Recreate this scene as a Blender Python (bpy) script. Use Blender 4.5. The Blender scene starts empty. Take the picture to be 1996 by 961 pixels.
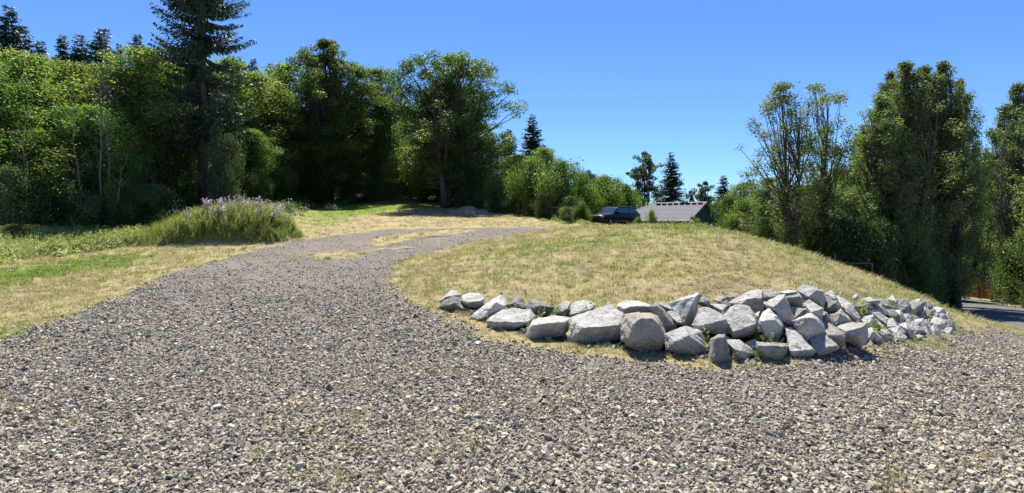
import bpy, bmesh, math, random, re
import numpy as np
from mathutils import Vector, Matrix, noise as mnoise

SC = bpy.context.scene
COL = SC.collection
R_ = math.radians
rnd = random.Random(7)

# ------------------------------------------------------------------ camera, sky, sun, exposure
F = 1089.0; CX = 998.0; HY = 430.0; EYE = 1.6           # focal length in photo pixels, horizon row, eye height
cam_d = bpy.data.cameras.new('camera'); cam = bpy.data.objects.new('camera', cam_d); COL.objects.link(cam)
cam.location = (0, 0, EYE); cam.rotation_euler = (R_(90), 0, 0)
cam_d.sensor_width = 36.0; cam_d.lens = 36.0 * F / 1996.0
cam_d.shift_y = -(480.5 - HY) / 1996.0
cam_d.clip_start = 0.1; cam_d.clip_end = 2000
SC.camera = cam
SUN_AZ = -8.0; SUN_EL = 61.0                            # degrees, azimuth from straight ahead (+y), negative is left
W = bpy.data.worlds.new('World'); SC.world = W; W.use_nodes = True
nt = W.node_tree; bgn = nt.nodes['Background']
sky = nt.nodes.new('ShaderNodeTexSky'); sky.sky_type = 'NISHITA'; sky.sun_disc = False
sky.sun_elevation = R_(SUN_EL); sky.sun_rotation = R_(SUN_AZ)
sky.altitude = 1500; sky.air_density = 1.1; sky.dust_density = 0.0; sky.ozone_density = 5.0
skm = nt.nodes.new('ShaderNodeMix'); skm.data_type = 'RGBA'; skm.blend_type = 'MULTIPLY'; skm.inputs[0].default_value = 1.0
skm.inputs[7].default_value = (0.62, 0.83, 1.12, 1)       # clear north-western summer blue
nt.links.new(sky.outputs[0], skm.inputs[6]); nt.links.new(skm.outputs[2], bgn.inputs['Color']); bgn.inputs['Strength'].default_value = 0.082
sd = bpy.data.lights.new('sun', 'SUN'); sd.energy = 5.0; sd.angle = R_(0.5); sd.color = (1.0, 0.94, 0.83)
so = bpy.data.objects.new('sun', sd); COL.objects.link(so)
sv = Vector((math.sin(R_(SUN_AZ)) * math.cos(R_(SUN_EL)), math.cos(R_(SUN_AZ)) * math.cos(R_(SUN_EL)), math.sin(R_(SUN_EL))))
so.rotation_euler = sv.to_track_quat('Z', 'Y').to_euler(); so.location = (0, 0, 40)
SC.view_settings.view_transform = 'Standard'; SC.view_settings.look = 'None'
SC.view_settings.exposure = 0.86; SC.view_settings.gamma = 1.0

def P(px, py, d):
    return ((px - CX) * d / F, d, EYE - (py - HY) * d / F)

# ------------------------------------------------------------------ helpers
def tag(o, label=None, cat=None, group=None, kind=None):
    if label: o['label'] = label
    if cat: o['category'] = cat
    if group: o['group'] = group
    if kind: o['kind'] = kind
    return o

def link(name, me, parent=None, mat=None):
    o = bpy.data.objects.new(name, me); COL.objects.link(o)
    if parent is not None: o.parent = parent
    if mat is not None and me is not None and not me.materials: me.materials.append(mat)
    return o

def empty(name, loc, rz=0.0):
    o = bpy.data.objects.new(name, None); COL.objects.link(o)
    o.location = loc; o.rotation_euler = (0, 0, rz); o.empty_display_size = 0.3
    return o

def np_mesh(name, V, Fc, mat=None, fattr=None, smooth=False):
    """V (n,3); Fc (m,k) int array, all faces k-gons."""
    V = np.asarray(V, dtype=np.float32); Fc = np.asarray(Fc, dtype=np.int32)
    me = bpy.data.meshes.new(name)
    m, k = Fc.shape
    me.vertices.add(len(V)); me.vertices.foreach_set('co', V.ravel())
    me.loops.add(m * k); me.loops.foreach_set('vertex_index', Fc.ravel())
    me.polygons.add(m)
    me.polygons.foreach_set('loop_start', np.arange(0, m * k, k, dtype=np.int32))
    me.polygons.foreach_set('loop_total', np.full(m, k, dtype=np.int32))
    if smooth: me.polygons.foreach_set('use_smooth', np.ones(m, dtype=bool))
    if fattr is not None:
        a = me.attributes.new('rnd', 'FLOAT', 'FACE'); a.data.foreach_set('value', np.asarray(fattr, dtype=np.float32))
    me.update(calc_edges=True)
    if mat: me.materials.append(mat)
    return me

class MB:
    """collects boxes, tubes and faces and links them as one mesh"""
    def __init__(s): s.v = []; s.f = []
    def add(s, vs, fs):
        b = len(s.v); s.v += [tuple(v) for v in vs]; s.f += [tuple(i + b for i in f) for f in fs]
    def box(s, c, h, M=None):
        vs = [Vector((x * h[0], y * h[1], z * h[2])) for x in (-1, 1) for y in (-1, 1) for z in (-1, 1)]
        if M is not None: vs = [M @ v for v in vs]
        vs = [v + Vector(c) for v in vs]
        s.add(vs, [(0, 1, 3, 2), (4, 6, 7, 5), (0, 4, 5, 1), (2, 3, 7, 6), (0, 2, 6, 4), (1, 5, 7, 3)])
    def tube(s, pts, rad, n=6, cap=True):
        pts = [Vector(p) for p in pts]; rings = []
        for i, p in enumerate(pts):
            t = (pts[min(i + 1, len(pts) - 1)] - pts[max(i - 1, 0)])
            if t.length < 1e-6: t = Vector((0, 0, 1))
            t.normalize()
            u = t.cross(Vector((0, 1, 0)) if abs(t.y) < 0.9 else Vector((1, 0, 0))).normalized(); w = t.cross(u)
            r = rad[i] if hasattr(rad, '__len__') else rad
            rings.append([p + (u * math.cos(2 * math.pi * k / n) + w * math.sin(2 * math.pi * k / n)) * r for k in range(n)])
        vs = [v for r in rings for v in r]; fs = []
        for i in range(len(pts) - 1):
            for k in range(n):
                a = i * n + k; b = i * n + (k + 1) % n
                fs.append((a, b, b + n, a + n))
        if cap: fs.append(tuple(range(n - 1, -1, -1))); fs.append(tuple(range((len(pts) - 1) * n, len(pts) * n)))
        s.add(vs, fs)
    def mesh(s, name, mat=None, smooth=False):
        me = bpy.data.meshes.new(name); me.from_pydata(s.v, [], s.f)
        if smooth: me.polygons.foreach_set('use_smooth', [True] * len(me.polygons))
        me.update()
        if mat: me.materials.append(mat)
        return me
    def build(s, name, mat=None, parent=None, smooth=False):
        return link(name, s.mesh(name, mat, smooth), parent)

# ------------------------------------------------------------------ materials
class NT:
    def __init__(s, name):
        s.m = bpy.data.materials.new(name); s.m.use_nodes = True
        s.t = s.m.node_tree; s.n = s.t.nodes
        s.b = s.n['Principled BSDF']; s.out = s.n['Material Output']
        s.b.inputs['Specular IOR Level'].default_value = 0.25
    def new(s, k, **kw):
        n = s.n.new(k)
        for a, v in kw.items(): setattr(n, a, v)
        return n
    def L(s, a, b): s.t.links.new(a, b)
    def noise(s, scale, detail=4, rough=0.6, vec=None, dist=0.0):
        n = s.new('ShaderNodeTexNoise'); n.inputs['Scale'].default_value = scale
        n.inputs['Detail'].default_value = detail; n.inputs['Roughness'].default_value = rough
        n.inputs['Distortion'].default_value = dist
        if vec is not None: s.L(vec, n.inputs['Vector'])
        return n.outputs['Fac']
    def ramp(s, fac, stops, interp='LINEAR'):
        n = s.new('ShaderNodeValToRGB'); cr = n.color_ramp; cr.interpolation = interp
        while len(cr.elements) < len(stops): cr.elements.new(0.5)
        for e, (p, c) in zip(cr.elements, stops):
            e.position = p; e.color = (c[0], c[1], c[2], 1) if hasattr(c, '__len__') else (c, c, c, 1)
        s.L(fac, n.inputs[0]); return n.outputs[0]
    def mix(s, fac, a, b, mode='MIX'):
        n = s.new('ShaderNodeMix'); n.data_type = 'RGBA'; n.blend_type = mode
        for sock, v in ((n.inputs[0], fac), (n.inputs[6], a), (n.inputs[7], b)):
            if isinstance(v, (int, float)): sock.default_value = v
            elif isinstance(v, tuple): sock.default_value = (v[0], v[1], v[2], 1)
            else: s.L(v, sock)
        return n.outputs[2]
    def math(s, op, a, b=0.0, c=0.0, clamp=False):
        n = s.new('ShaderNodeMath'); n.operation = op; n.use_clamp = clamp
        for i, v in enumerate((a, b, c)):
            if isinstance(v, (int, float)): n.inputs[i].default_value = v
            else: s.L(v, n.inputs[i])
        return n.outputs[0]
    def bump(s, h, strength=0.5, dist=0.02):
        n = s.new('ShaderNodeBump'); n.inputs['Strength'].default_value = strength; n.inputs['Distance'].default_value = dist
        s.L(h, n.inputs['Height']); s.L(n.outputs[0], s.b.inputs['Normal']); return n
    def coord(s, which='Object'):
        n = s.new('ShaderNodeTexCoord'); return n.outputs[which]
    def pos(s):
        return s.new('ShaderNodeNewGeometry').outputs['Position']
    def attr(s, name):
        n = s.new('ShaderNodeAttribute'); n.attribute_name = name; return n.outputs['Fac']
    def rand(s): return s.new('ShaderNodeObjectInfo').outputs['Random']

def simple(name, col, rough=0.7, metal=0.0, spec=0.25, var=0.15, scale=6.0, coat=0.0):
    n = NT(name); f = n.noise(scale, 5, 0.6, n.coord())
    c = n.ramp(f, [(0.3, tuple(x * (1 - var) for x in col)), (0.7, tuple(min(1, x * (1 + var)) for x in col))])
    n.L(c, n.b.inputs['Base Color']); n.b.inputs['Roughness'].default_value = rough
    n.b.inputs['Metallic'].default_value = metal; n.b.inputs['Specular IOR Level'].default_value = spec
    n.b.inputs['Coat Weight'].default_value = coat; n.b.inputs['Coat Roughness'].default_value = 0.05
    return n.m

def leaf_mat(name, dark, mid, light, trans=0.35, tcol=None, rough=0.5):
    n = NT(name)
    r = n.attr('rnd'); c = n.ramp(r, [(0.0, dark), (0.5, mid), (1.0, light)])
    hs = n.new('ShaderNodeHueSaturation'); orn = n.rand()
    n.L(n.math('MULTIPLY_ADD', orn, 0.03, 0.485), hs.inputs['Hue'])
    n.L(n.math('MULTIPLY_ADD', orn, 0.35, 0.82), hs.inputs['Value']); n.L(c, hs.inputs['Color'])
    n.L(hs.outputs[0], n.b.inputs['Base Color']); n.b.inputs['Roughness'].default_value = rough
    n.b.inputs['Specular IOR Level'].default_value = 0.3
    tr = n.new('ShaderNodeBsdfTranslucent')
    tc = n.mix(1.0, hs.outputs[0], tcol or (1.3, 1.5, 0.5), 'MULTIPLY'); n.L(tc, tr.inputs[0])
    mx = n.new('ShaderNodeMixShader'); mx.inputs[0].default_value = trans
    n.L(n.b.outputs[0], mx.inputs[1]); n.L(tr.outputs[0], mx.inputs[2]); n.L(mx.outputs[0], n.out.inputs[0])
    return n.m

M = {}
M['leaf_maple'] = leaf_mat('maple_leaf', (0.055, 0.090, 0.026), (0.105, 0.165, 0.048), (0.27, 0.34, 0.13), 0.54)
M['leaf_maple_dark'] = leaf_mat('big_maple_leaf', (0.045, 0.075, 0.024), (0.088, 0.135, 0.043), (0.22, 0.28, 0.11), 0.48)
M['leaf_bright'] = leaf_mat('alder_leaf', (0.09, 0.125, 0.042), (0.18, 0.235, 0.08), (0.42, 0.47, 0.21), 0.58)  # palest tone is sun sparkle on the leaves, put into their colour
M['leaf_pale'] = leaf_mat('willow_leaf', (0.07, 0.095, 0.045), (0.13, 0.17, 0.075), (0.23, 0.27, 0.13), 0.33)
M['leaf_cotton'] = leaf_mat('cottonwood_leaf', (0.065, 0.09, 0.04), (0.14, 0.175, 0.078), (0.29, 0.33, 0.175), 0.45)
M['leaf_dark'] = leaf_mat('shrub_leaf', (0.04, 0.062, 0.022), (0.085, 0.125, 0.042), (0.18, 0.23, 0.09), 0.42)
M['needle'] = leaf_mat('fir_needle', (0.018, 0.038, 0.020), (0.040, 0.072, 0.036), (0.085, 0.125, 0.06), 0.18, (1.0, 1.2, 0.7))
M['needle_far'] = leaf_mat('far_needle', (0.02, 0.042, 0.03), (0.035, 0.068, 0.042), (0.06, 0.10, 0.055), 0.15, (1.0, 1.2, 0.8))
M['weed'] = leaf_mat('weed_leaf', (0.12, 0.14, 0.05), (0.26, 0.29, 0.11), (0.46, 0.47, 0.22), 0.42)
M['straw'] = leaf_mat('straw_blade', (0.20, 0.175, 0.075), (0.35, 0.31, 0.145), (0.52, 0.47, 0.27), 0.3, (1.1, 1.05, 0.7))
M['grass'] = leaf_mat('grass_blade', (0.08, 0.12, 0.02), (0.17, 0.23, 0.045), (0.30, 0.36, 0.09), 0.35)
M['flower'] = leaf_mat('purple_bloom', (0.30, 0.23, 0.27), (0.44, 0.36, 0.41), (0.60, 0.53, 0.57), 0.3, (1, 0.9, 1.1))

def bark_mat(name, a, b):
    n = NT(name); co = n.coord()
    mp = n.new('ShaderNodeMapping'); mp.inputs['Scale'].default_value = (6, 6, 0.9); n.L(co, mp.inputs[0])
    f = n.noise(3.0, 8, 0.7, mp.outputs[0])
    n.L(n.ramp(f, [(0.3, a), (0.7, b)]), n.b.inputs['Base Color']); n.b.inputs['Roughness'].default_value = 0.9
    n.bump(f, 0.9, 0.05); return n.m
M['bark'] = bark_mat('brown_bark', (0.045, 0.038, 0.03), (0.13, 0.115, 0.095))
M['bark_pale'] = bark_mat('pale_bark', (0.16, 0.15, 0.13), (0.38, 0.36, 0.32))
M['bark_snag'] = bark_mat('dead_grey_bark', (0.10, 0.09, 0.078), (0.21, 0.19, 0.165))

def ground_mat():
    n = NT('ground'); p = n.pos()
    nw = n.noise(1.6, 6, 0.65, p); nf = n.noise(14, 5, 0.7, p); nm = n.noise(0.45, 5, 0.6, p); nx = n.noise(60, 4, 0.7, p)
    g = n.math('ADD', n.attr('gravel'), n.math('MULTIPLY', n.math('ADD', nw, -0.5), 0.9))
    g = n.math('ADD', g, n.math('MULTIPLY', n.math('ADD', nf, -0.5), 0.5))
    g = n.math('MULTIPLY_ADD', g, 4.0, -1.5, True)
    g = n.math('MINIMUM', g, 1.0)
    dry = n.ramp(nf, [(0.25, (0.17, 0.13, 0.065)), (0.42, (0.31, 0.255, 0.125)), (0.55, (0.43, 0.36, 0.185)), (0.8, (0.56, 0.48, 0.29))])
    dirt = n.ramp(nx, [(0.3, (0.17, 0.12, 0.08)), (0.7, (0.42, 0.33, 0.23))])
    dd = n.math('MULTIPLY_ADD', nm, 5.0, -2.3, True)
    dd = n.math('MULTIPLY', dd, n.attr('bare'))
    c = n.mix(dd, dry, dirt)
    green = n.ramp(nf, [(0.25, (0.07, 0.105, 0.018)), (0.5, (0.17, 0.23, 0.04)), (0.8, (0.30, 0.36, 0.08))])
    gg = n.math('ADD', n.attr('green'), n.math('MULTIPLY', n.math('ADD', nw, -0.5), 1.4))
    gg = n.math('MULTIPLY_ADD', gg, 1.8, -0.5, True)
    c = n.mix(gg, c, green)
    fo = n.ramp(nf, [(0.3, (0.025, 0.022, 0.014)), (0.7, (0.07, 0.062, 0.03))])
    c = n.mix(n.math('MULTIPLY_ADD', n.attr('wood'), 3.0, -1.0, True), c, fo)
    # gravel: cells of crushed stone
    vo = n.new('ShaderNodeTexVoronoi'); vo.inputs['Scale'].default_value = 34; n.L(p, vo.inputs['Vector'])
    sx = n.new('ShaderNodeSeparateColor'); n.L(vo.outputs['Color'], sx.inputs[0])
    gr = n.ramp(sx.outputs[0], [(0.0, (0.13, 0.115, 0.10)), (0.35, (0.26, 0.23, 0.20)), (0.7, (0.40, 0.355, 0.305)), (1.0, (0.60, 0.54, 0.46))])
    ed = n.ramp(vo.outputs['Distance'], [(0.25, 1.0), (0.6, 0.25)])
    gr = n.mix(0.7, gr, ed, 'MULTIPLY')
    dust = n.ramp(nx, [(0.3, (0.24, 0.21, 0.175)), (0.7, (0.46, 0.40, 0.33))])
    gr = n.mix(n.math('MULTIPLY_ADD', nm, 1.6, -0.55, True), gr, dust)
    c = n.mix(g, c, gr)
    n.L(c, n.b.inputs['Base Color']); n.b.inputs['Roughness'].default_value = 0.95
    n.b.inputs['Specular IOR Level'].default_value = 0.1
    h = n.math('ADD', n.math('MULTIPLY', nf, 0.6), n.math('MULTIPLY', nx, 0.35))
    h = n.math('ADD', h, n.math('MULTIPLY', n.math('SUBTRACT', 1.0, vo.outputs['Distance']), n.math('MULTIPLY', g, 0.6)))
    n.bump(h, 1.0, 0.06)
    return n.m
M['ground'] = ground_mat()

def rock_mat(name, a, b, c, warm=0.35):
    n = NT(name); co = n.coord(); rn = n.rand()
    vm = n.new('ShaderNodeVectorMath'); vm.operation = 'ADD'; n.L(co, vm.inputs[0])
    cb = n.new('ShaderNodeCombineXYZ'); n.L(n.math('MULTIPLY', rn, 40.0), cb.inputs[0]); n.L(cb.outputs[0], vm.inputs[1]); v = vm.outputs[0]
    f1 = n.noise(4.0, 8, 0.62, v); f2 = n.noise(38.0, 6, 0.75, v); f3 = n.noise(2.2, 4, 0.6, v, 1.0)
    col = n.ramp(f1, [(0.30, a), (0.52, b), (0.72, c)])
    sp = n.ramp(f2, [(0.34, 0.45), (0.47, 0.92), (0.62, 1.06)])
    col = n.mix(0.85, col, sp, 'MULTIPLY')
    col = n.mix(n.math('MULTIPLY', n.ramp(f3, [(0.5, 0.0), (0.75, 1.0)]), warm), col, (0.30, 0.225, 0.14))
    vc = n.new('ShaderNodeTexVoronoi'); vc.feature = 'DISTANCE_TO_EDGE'; vc.inputs['Scale'].default_value = 3.2
    wv = n.new('ShaderNodeVectorMath'); wv.operation = 'ADD'; n.L(v, wv.inputs[0]); wn = n.new('ShaderNodeTexNoise'); wn.inputs['Scale'].default_value = 5; n.L(v, wn.inputs['Vector']); n.L(wn.outputs['Color'], wv.inputs[1]); n.L(wv.outputs[0], vc.inputs['Vector'])
    ck = n.ramp(vc.outputs['Distance'], [(0.0, 0.35), (0.022, 1.0)])
    col = n.mix(n.ramp(f3, [(0.42, 0.0), (0.56, 0.85)]), col, ck, 'MULTIPLY')
    li = n.noise(9.0, 6, 0.7, v, 0.6); col = n.mix(n.ramp(li, [(0.60, 0.0), (0.68, 0.55)]), col, (0.24, 0.24, 0.19))
    hs = n.new('ShaderNodeHueSaturation'); n.L(col, hs.inputs['Color']); n.L(n.math('MULTIPLY_ADD', rn, 0.34, 0.80), hs.inputs['Value'])
    n.L(hs.outputs[0], n.b.inputs['Base Color']); n.b.inputs['Roughness'].default_value = 0.88
    n.b.inputs['Specular IOR Level'].default_value = 0.2
    h = n.math('ADD', n.math('MULTIPLY', f2, 0.25), n.math('MULTIPLY', n.noise(13.0, 8, 0.7, v), 0.75))
    n.bump(h, 1.0, 0.05); return n.m
M['rock'] = rock_mat('granite', (0.38, 0.37, 0.34), (0.54, 0.53, 0.495), (0.66, 0.65, 0.615))
M['rock_dark'] = rock_mat('dark_granite', (0.17, 0.17, 0.15), (0.30, 0.30, 0.27), (0.42, 0.415, 0.385), 0.4)
M['rock_pink'] = rock_mat('pinkish_granite', (0.33, 0.295, 0.25), (0.45, 0.41, 0.355), (0.54, 0.50, 0.45), 0.4)

def gravel_mat():
    n = NT('crushed_stone'); r = n.rand(); f = n.noise(60, 4, 0.7, n.coord())
    c = n.ramp(r, [(0.0, (0.12, 0.106, 0.086)), (0.2, (0.21, 0.186, 0.148)), (0.42, (0.31, 0.272, 0.208)), (0.6, (0.39, 0.345, 0.265)),
                   (0.76, (0.47, 0.43, 0.345)), (0.88, (0.56, 0.50, 0.38)), (0.95, (0.43, 0.29, 0.19)), (1.0, (0.70, 0.67, 0.57))])
    c = n.mix(0.5, c, n.ramp(f, [(0.3, 0.6), (0.7, 1.2)]), 'MULTIPLY')
    n.L(c, n.b.inputs['Base Color']); n.b.inputs['Roughness'].default_value = 0.85
    return n.m
M['gravel'] = gravel_mat()
M['asphalt'] = simple('asphalt', (0.12, 0.118, 0.115), 0.9, var=0.25, scale=3)
M['soil'] = simple('loose_soil', (0.30, 0.22, 0.145), 0.95, var=0.4, scale=5)
M['car_paint'] = simple('dark_blue_car_paint', (0.004, 0.004, 0.02), 0.3, 0.0, 0.25, 0.1, 1, 0.25)
M['car_glass'] = simple('car_window_glass', (0.015, 0.02, 0.03), 0.03, 0.0, 0.9, 0.0, 1, 1.0)
M['rubber'] = simple('tyre_rubber', (0.012, 0.012, 0.012), 0.8)
M['chrome'] = simple('bright_metal', (0.45, 0.46, 0.48), 0.25, 0.9, 0.5)
M['black'] = simple('black_plastic', (0.012, 0.012, 0.014), 0.5)
M['lamp'] = simple('headlamp_lens', (0.45, 0.48, 0.55), 0.08, 0.2, 0.8, 0.05, 1, 1.0)
M['house_wall'] = simple('dark_green_siding', (0.045, 0.095, 0.085), 0.7)
M['trim'] = simple('taupe_trim', (0.22, 0.19, 0.16), 0.6)
M['fence_wood'] = simple('cedar_board', (0.13, 0.062, 0.036), 0.85, var=0.35, scale=4)
M['old_wood'] = simple('weathered_wood', (0.16, 0.12, 0.08), 0.9, var=0.3)
M['wire'] = simple('fence_wire', (0.12, 0.11, 0.10), 0.5, 0.6)
def shingle_mat():
    n = NT('roof_shingle'); f = n.noise(9, 6, 0.7, n.coord())
    n.L(n.ramp(f, [(0.3, (0.13, 0.132, 0.145)), (0.7, (0.23, 0.234, 0.25))]), n.b.inputs['Base Color'])
    n.b.inputs['Roughness'].default_value = 0.9; n.bump(f, 0.4, 0.02); return n.m
M['shingle'] = shingle_mat()

# ------------------------------------------------------------------ terrain
CTRL_PX = [  # photo x, photo y, metres ahead
    (998, 961, 3.28), (0, 961, 3.28), (1996, 961, 3.35), (0, 800, 4.71), (500, 700, 6.45), (998, 760, 5.28), (300, 600, 10.2),
    (700, 600, 10.25), (0, 665, 7.4), (1500, 800, 4.75), (1996, 800, 5.2), (1700, 750, 5.6), (1996, 725, 7.6), (1930, 680, 10.5), (1850, 690, 7.8),
    (870, 610, 9.8), (960, 645, 8.2), (1040, 670, 7.35), (1114, 680, 7.05), (1240, 694, 6.65), (1330, 704, 6.4), (1400, 716, 6.12), (1500, 708, 6.25),
    (1570, 702, 6.4), (1640, 690, 6.8), (1700, 676, 7.7), (1760, 668, 9.2), (1820, 655, 11.5), (1860, 630, 15),
    (880, 572, 11.2), (1000, 582, 10.2), (1100, 583, 9.7), (1250, 584, 9.0), (1350, 571, 8.9), (1480, 562, 8.8), (1570, 559, 8.8), (1640, 574, 9.4),
    (1720, 583, 11.2), (1800, 589, 14.5), (1840, 602, 17),
    (900, 540, 13.5), (1000, 540, 12.8), (1100, 520, 13), (1200, 500, 13.3), (1300, 500, 12.8), (1400, 500, 12.6), (1500, 520, 11.5), (1600, 545, 10.7),
    (1000, 480, 19), (1150, 470, 18), (1300, 460, 17.5), (1400, 470, 16), (1100, 448, 27), (1200, 444, 23), (1330, 441, 21), (1400, 449, 19.5),
    (1460, 463, 18.3), (1560, 493, 17.3), (1680, 538, 17), (1790, 582, 18.5),
    (1996, 655, 17), (1930, 628, 24), (1850, 598, 36), (1996, 612, 31), (1940, 598, 40), (1870, 581, 50), (1900, 586, 52),
    (330, 530, 17), (560, 470, 27), (720, 450, 36), (600, 500, 22), (700, 520, 18.8), (700, 480, 27), (760, 560, 13.4), (850, 487, 24), (900, 462, 29),
    (1050, 448, 32), (0, 600, 10.25), (0, 520, 18), (150, 500, 23), (0, 465, 27), (200, 455, 31), (430, 490, 23), (600, 455, 33),
    (600, 402, 55), (700, 388, 66), (800, 388, 64), (800, 420, 46), (900, 402, 58), (950, 415, 50), (1050, 431, 42), (1100, 440, 38), (700, 430, 42),
    (395, 400, 46), (520, 400, 50)]
CTRL_W = [(6, 32, 1.1), (8.7, 46, 1.1), (14, 50, -0.2), (16, 40, -0.9), (12, 28, -0.6), (20, 60, -1), (60, 45, -4.5), (40, 20, -3.6), (24, 8, -1.3),
    (45, 65, -6), (25, 70, -4), (22, 35, -3.0), (14.5, 23, -1.9), (18, 26, -2.6), (-25, 95, 9), (0, 95, 7), (-60, 95, 10), (-40, 60, 4), (-60, 50, 2.5), (-30, 36, 1.3),
    (-45, 40, 1.6), (15, 95, 3), (50, 100, -4), (0, -10, 0), (-20, -10, 0), (20, -10, -0.6), (-25, 5, 0.1), (-20, 12, 0.1), (0, 0, 0), (8, 2.5, -0.08),
    (14, 5, -0.45), (-300, 300, 25), (300, 300, -8), (-300, -300, 0), (300, -300, -4), (0, 300, 16), (300, 0, -6), (-300, 0, 5), (0, -300, 0), (-120, 120, 14), (110, 110, -7)]
CP = np.array([P(*c) for c in CTRL_PX] + [tuple(map(float, c)) for c in CTRL_W])
def tps_k(r2): return np.where(r2 > 1e-9, 0.5 * r2 * np.log(np.maximum(r2, 1e-9)), 0.0)
def warp_xy(x, y):          # compress distances so that near detail and far slopes are fitted alike
    r = np.sqrt(x * x + y * y) + 1e-9; s = np.log1p(r / 6.0) * 6.0 / r
    return x * s, y * s
_wx, _wy = warp_xy(CP[:, 0], CP[:, 1]); _n = len(CP)
_K = tps_k((_wx[:, None] - _wx[None]) ** 2 + (_wy[:, None] - _wy[None]) ** 2) + np.eye(_n) * 0.02
_Pm = np.stack([np.ones(_n), _wx, _wy], 1)
_A = np.zeros((_n + 3, _n + 3)); _A[:_n, :_n] = _K; _A[:_n, _n:] = _Pm; _A[_n:, :_n] = _Pm.T
_w = np.linalg.solve(_A, np.concatenate([CP[:, 2], np.zeros(3)]))
WM_C = (-14.2, 27.2)
def weed_bump(x, y):
    u = (x - WM_C[0]) / 4.3; v = (y - WM_C[1] + 0.25 * (u - 0.2)) / 2.0
    prof = np.interp(u, [-1.3, -1.0, -0.6, -0.25, 0.1, 0.5, 0.72, 0.86], [0, 0.15, 0.55, 0.95, 1.2, 1.2, 0.7, 0])
    return prof * np.clip(1 - np.abs(v) ** 2.2, 0, 1)
def GZ(x, y):
    x = np.atleast_1d(np.asarray(x, float)); y = np.atleast_1d(np.asarray(y, float)); sh = x.shape
    x = x.ravel(); y = y.ravel(); out = np.zeros(len(x))
    for i in range(0, len(x), 20000):
        a, b = warp_xy(x[i:i + 20000], y[i:i + 20000])
        k = tps_k((a[:, None] - _wx[None]) ** 2 + (b[:, None] - _wy[None]) ** 2)
        out[i:i + 20000] = k @ _w[:_n] + _w[_n] + _w[_n + 1] * a + _w[_n + 2] * b
    out += weed_bump(x, y)
    d = np.sqrt(x * x + y * y)
    out += (0.018 * np.sin(2.1 * x + 1.3 * y) * np.sin(1.7 * y - 0.9 * x) + 0.012 * np.sin(5.3 * x + 2.0) * np.sin(4.7 * y + x)) * np.clip((d - 2) / 10, 0.2, 2.0)
    return out.reshape(sh)
def gz(x, y): return float(GZ(x, y)[0])
_DS = np.concatenate([np.arange(2.0, 30, 0.05), np.arange(30, 150, 0.25)])
def hit(px, py):
    """where the line of sight through a photo pixel meets the ground"""
    X = (px - CX) * _DS / F; Z = EYE - (py - HY) * _DS / F
    b = np.nonzero(Z < GZ(X, _DS))[0]
    i = b[0] if len(b) else len(_DS) - 1
    return (X[i], _DS[i])

def in_poly(x, y, poly):
    ins = np.zeros(x.shape, bool); n = len(poly)
    for i in range(n):
        x1, y1 = poly[i]; x2, y2 = poly[(i + 1) % n]
        c = ((y1 > y) != (y2 > y)); ins ^= c & (x < (x2 - x1) * (y - y1) / ((y2 - y1) if y2 != y1 else 1e-9) + x1)
    return ins
def poly_sdf(x, y, poly):
    d = np.full(x.shape, 1e9); n = len(poly)
    for i in range(n):
        x1, y1 = poly[i]; x2, y2 = poly[(i + 1) % n]
        ex, ey = x2 - x1, y2 - y1; l2 = ex * ex + ey * ey + 1e-12
        t = np.clip(((x - x1) * ex + (y - y1) * ey) / l2, 0, 1)
        d = np.minimum(d, np.hypot(x - x1 - t * ex, y - y1 - t * ey))
    return np.where(in_poly(x, y, poly), d, -d)
GRAVEL = [hit(*p) for p in [(0, 668), (100, 628), (200, 592), (330, 532), (450, 498), (560, 471), (650, 459), (720, 452), (760, 447), (850, 446), (950, 443), (1040, 442), (1100, 446),
    (1000, 458), (900, 476), (850, 488), (800, 500), (772, 517), (758, 540), (765, 565), (800, 592), (850, 614), (960, 654), (1040, 680), (1150, 696), (1280, 710), (1400, 725), (1550, 713), (1700, 686), (1800, 668), (1875, 645), (1935, 636), (1990, 654)]]
GRAVEL += [(12, 6), (14, -12), (-14, -12), (-9, 5)]
ISLAND = [hit(*p) for p in [(715, 473), (740, 462), (820, 452), (900, 447), (935, 450), (880, 457), (800, 467), (735, 479)]]
GREEN1 = [hit(*p) for p in [(-200, 560), (0, 522), (150, 500), (260, 492), (310, 500), (250, 520), (100, 545), (0, 568), (-200, 600)]]
GREEN2 = [hit(*p) for p in [(585, 392), (640, 388), (760, 388), (900, 402), (820, 408), (700, 425), (600, 450), (575, 430)]]
WOOD_L = [(-200, 30), (-40, 31), (-26, 31.5), (-18.5, 33), (-17, 40), (-19, 50), (-18.5, 57), (-12, 68), (-3, 66.5), (0, 60), (2, 55), (4, 50), (8, 49), (20, 75), (60, 300), (-300, 300), (-300, 30)]
WOOD_R = [(12.5, 31), (14, 24), (12, 20), (14, 18.5), (17, 21.5), (20, 25), (26, 35), (34, 46), (40, 60), (60, 300), (20, 300), (20, 60)]
WOOD_R2 = [(25, 24), (35, 36), (50, 55), (300, 60), (300, -20), (40, 10)]
THIN = [hit(620, 500) + (2.4, 2.2, .5), hit(520, 515) + (1.6, 1.2, .35), hit(700, 490) + (1.5, 2.5, .35), hit(1960, 740) + (.8, .8, .4), hit(1985, 870) + (.35, .5, .5), hit(1900, 690) + (1.5, .8, .3), hit(900, 660) + (.8, .5, .35)]
def patch(x, y, f, ph): return 0.5 + 0.5 * np.sin(f * x + 1.7 * np.sin(f * 0.7 * y + ph)) * np.sin(f * 0.9 * y + 1.3 * np.sin(f * 0.8 * x + 2 * ph))
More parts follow.
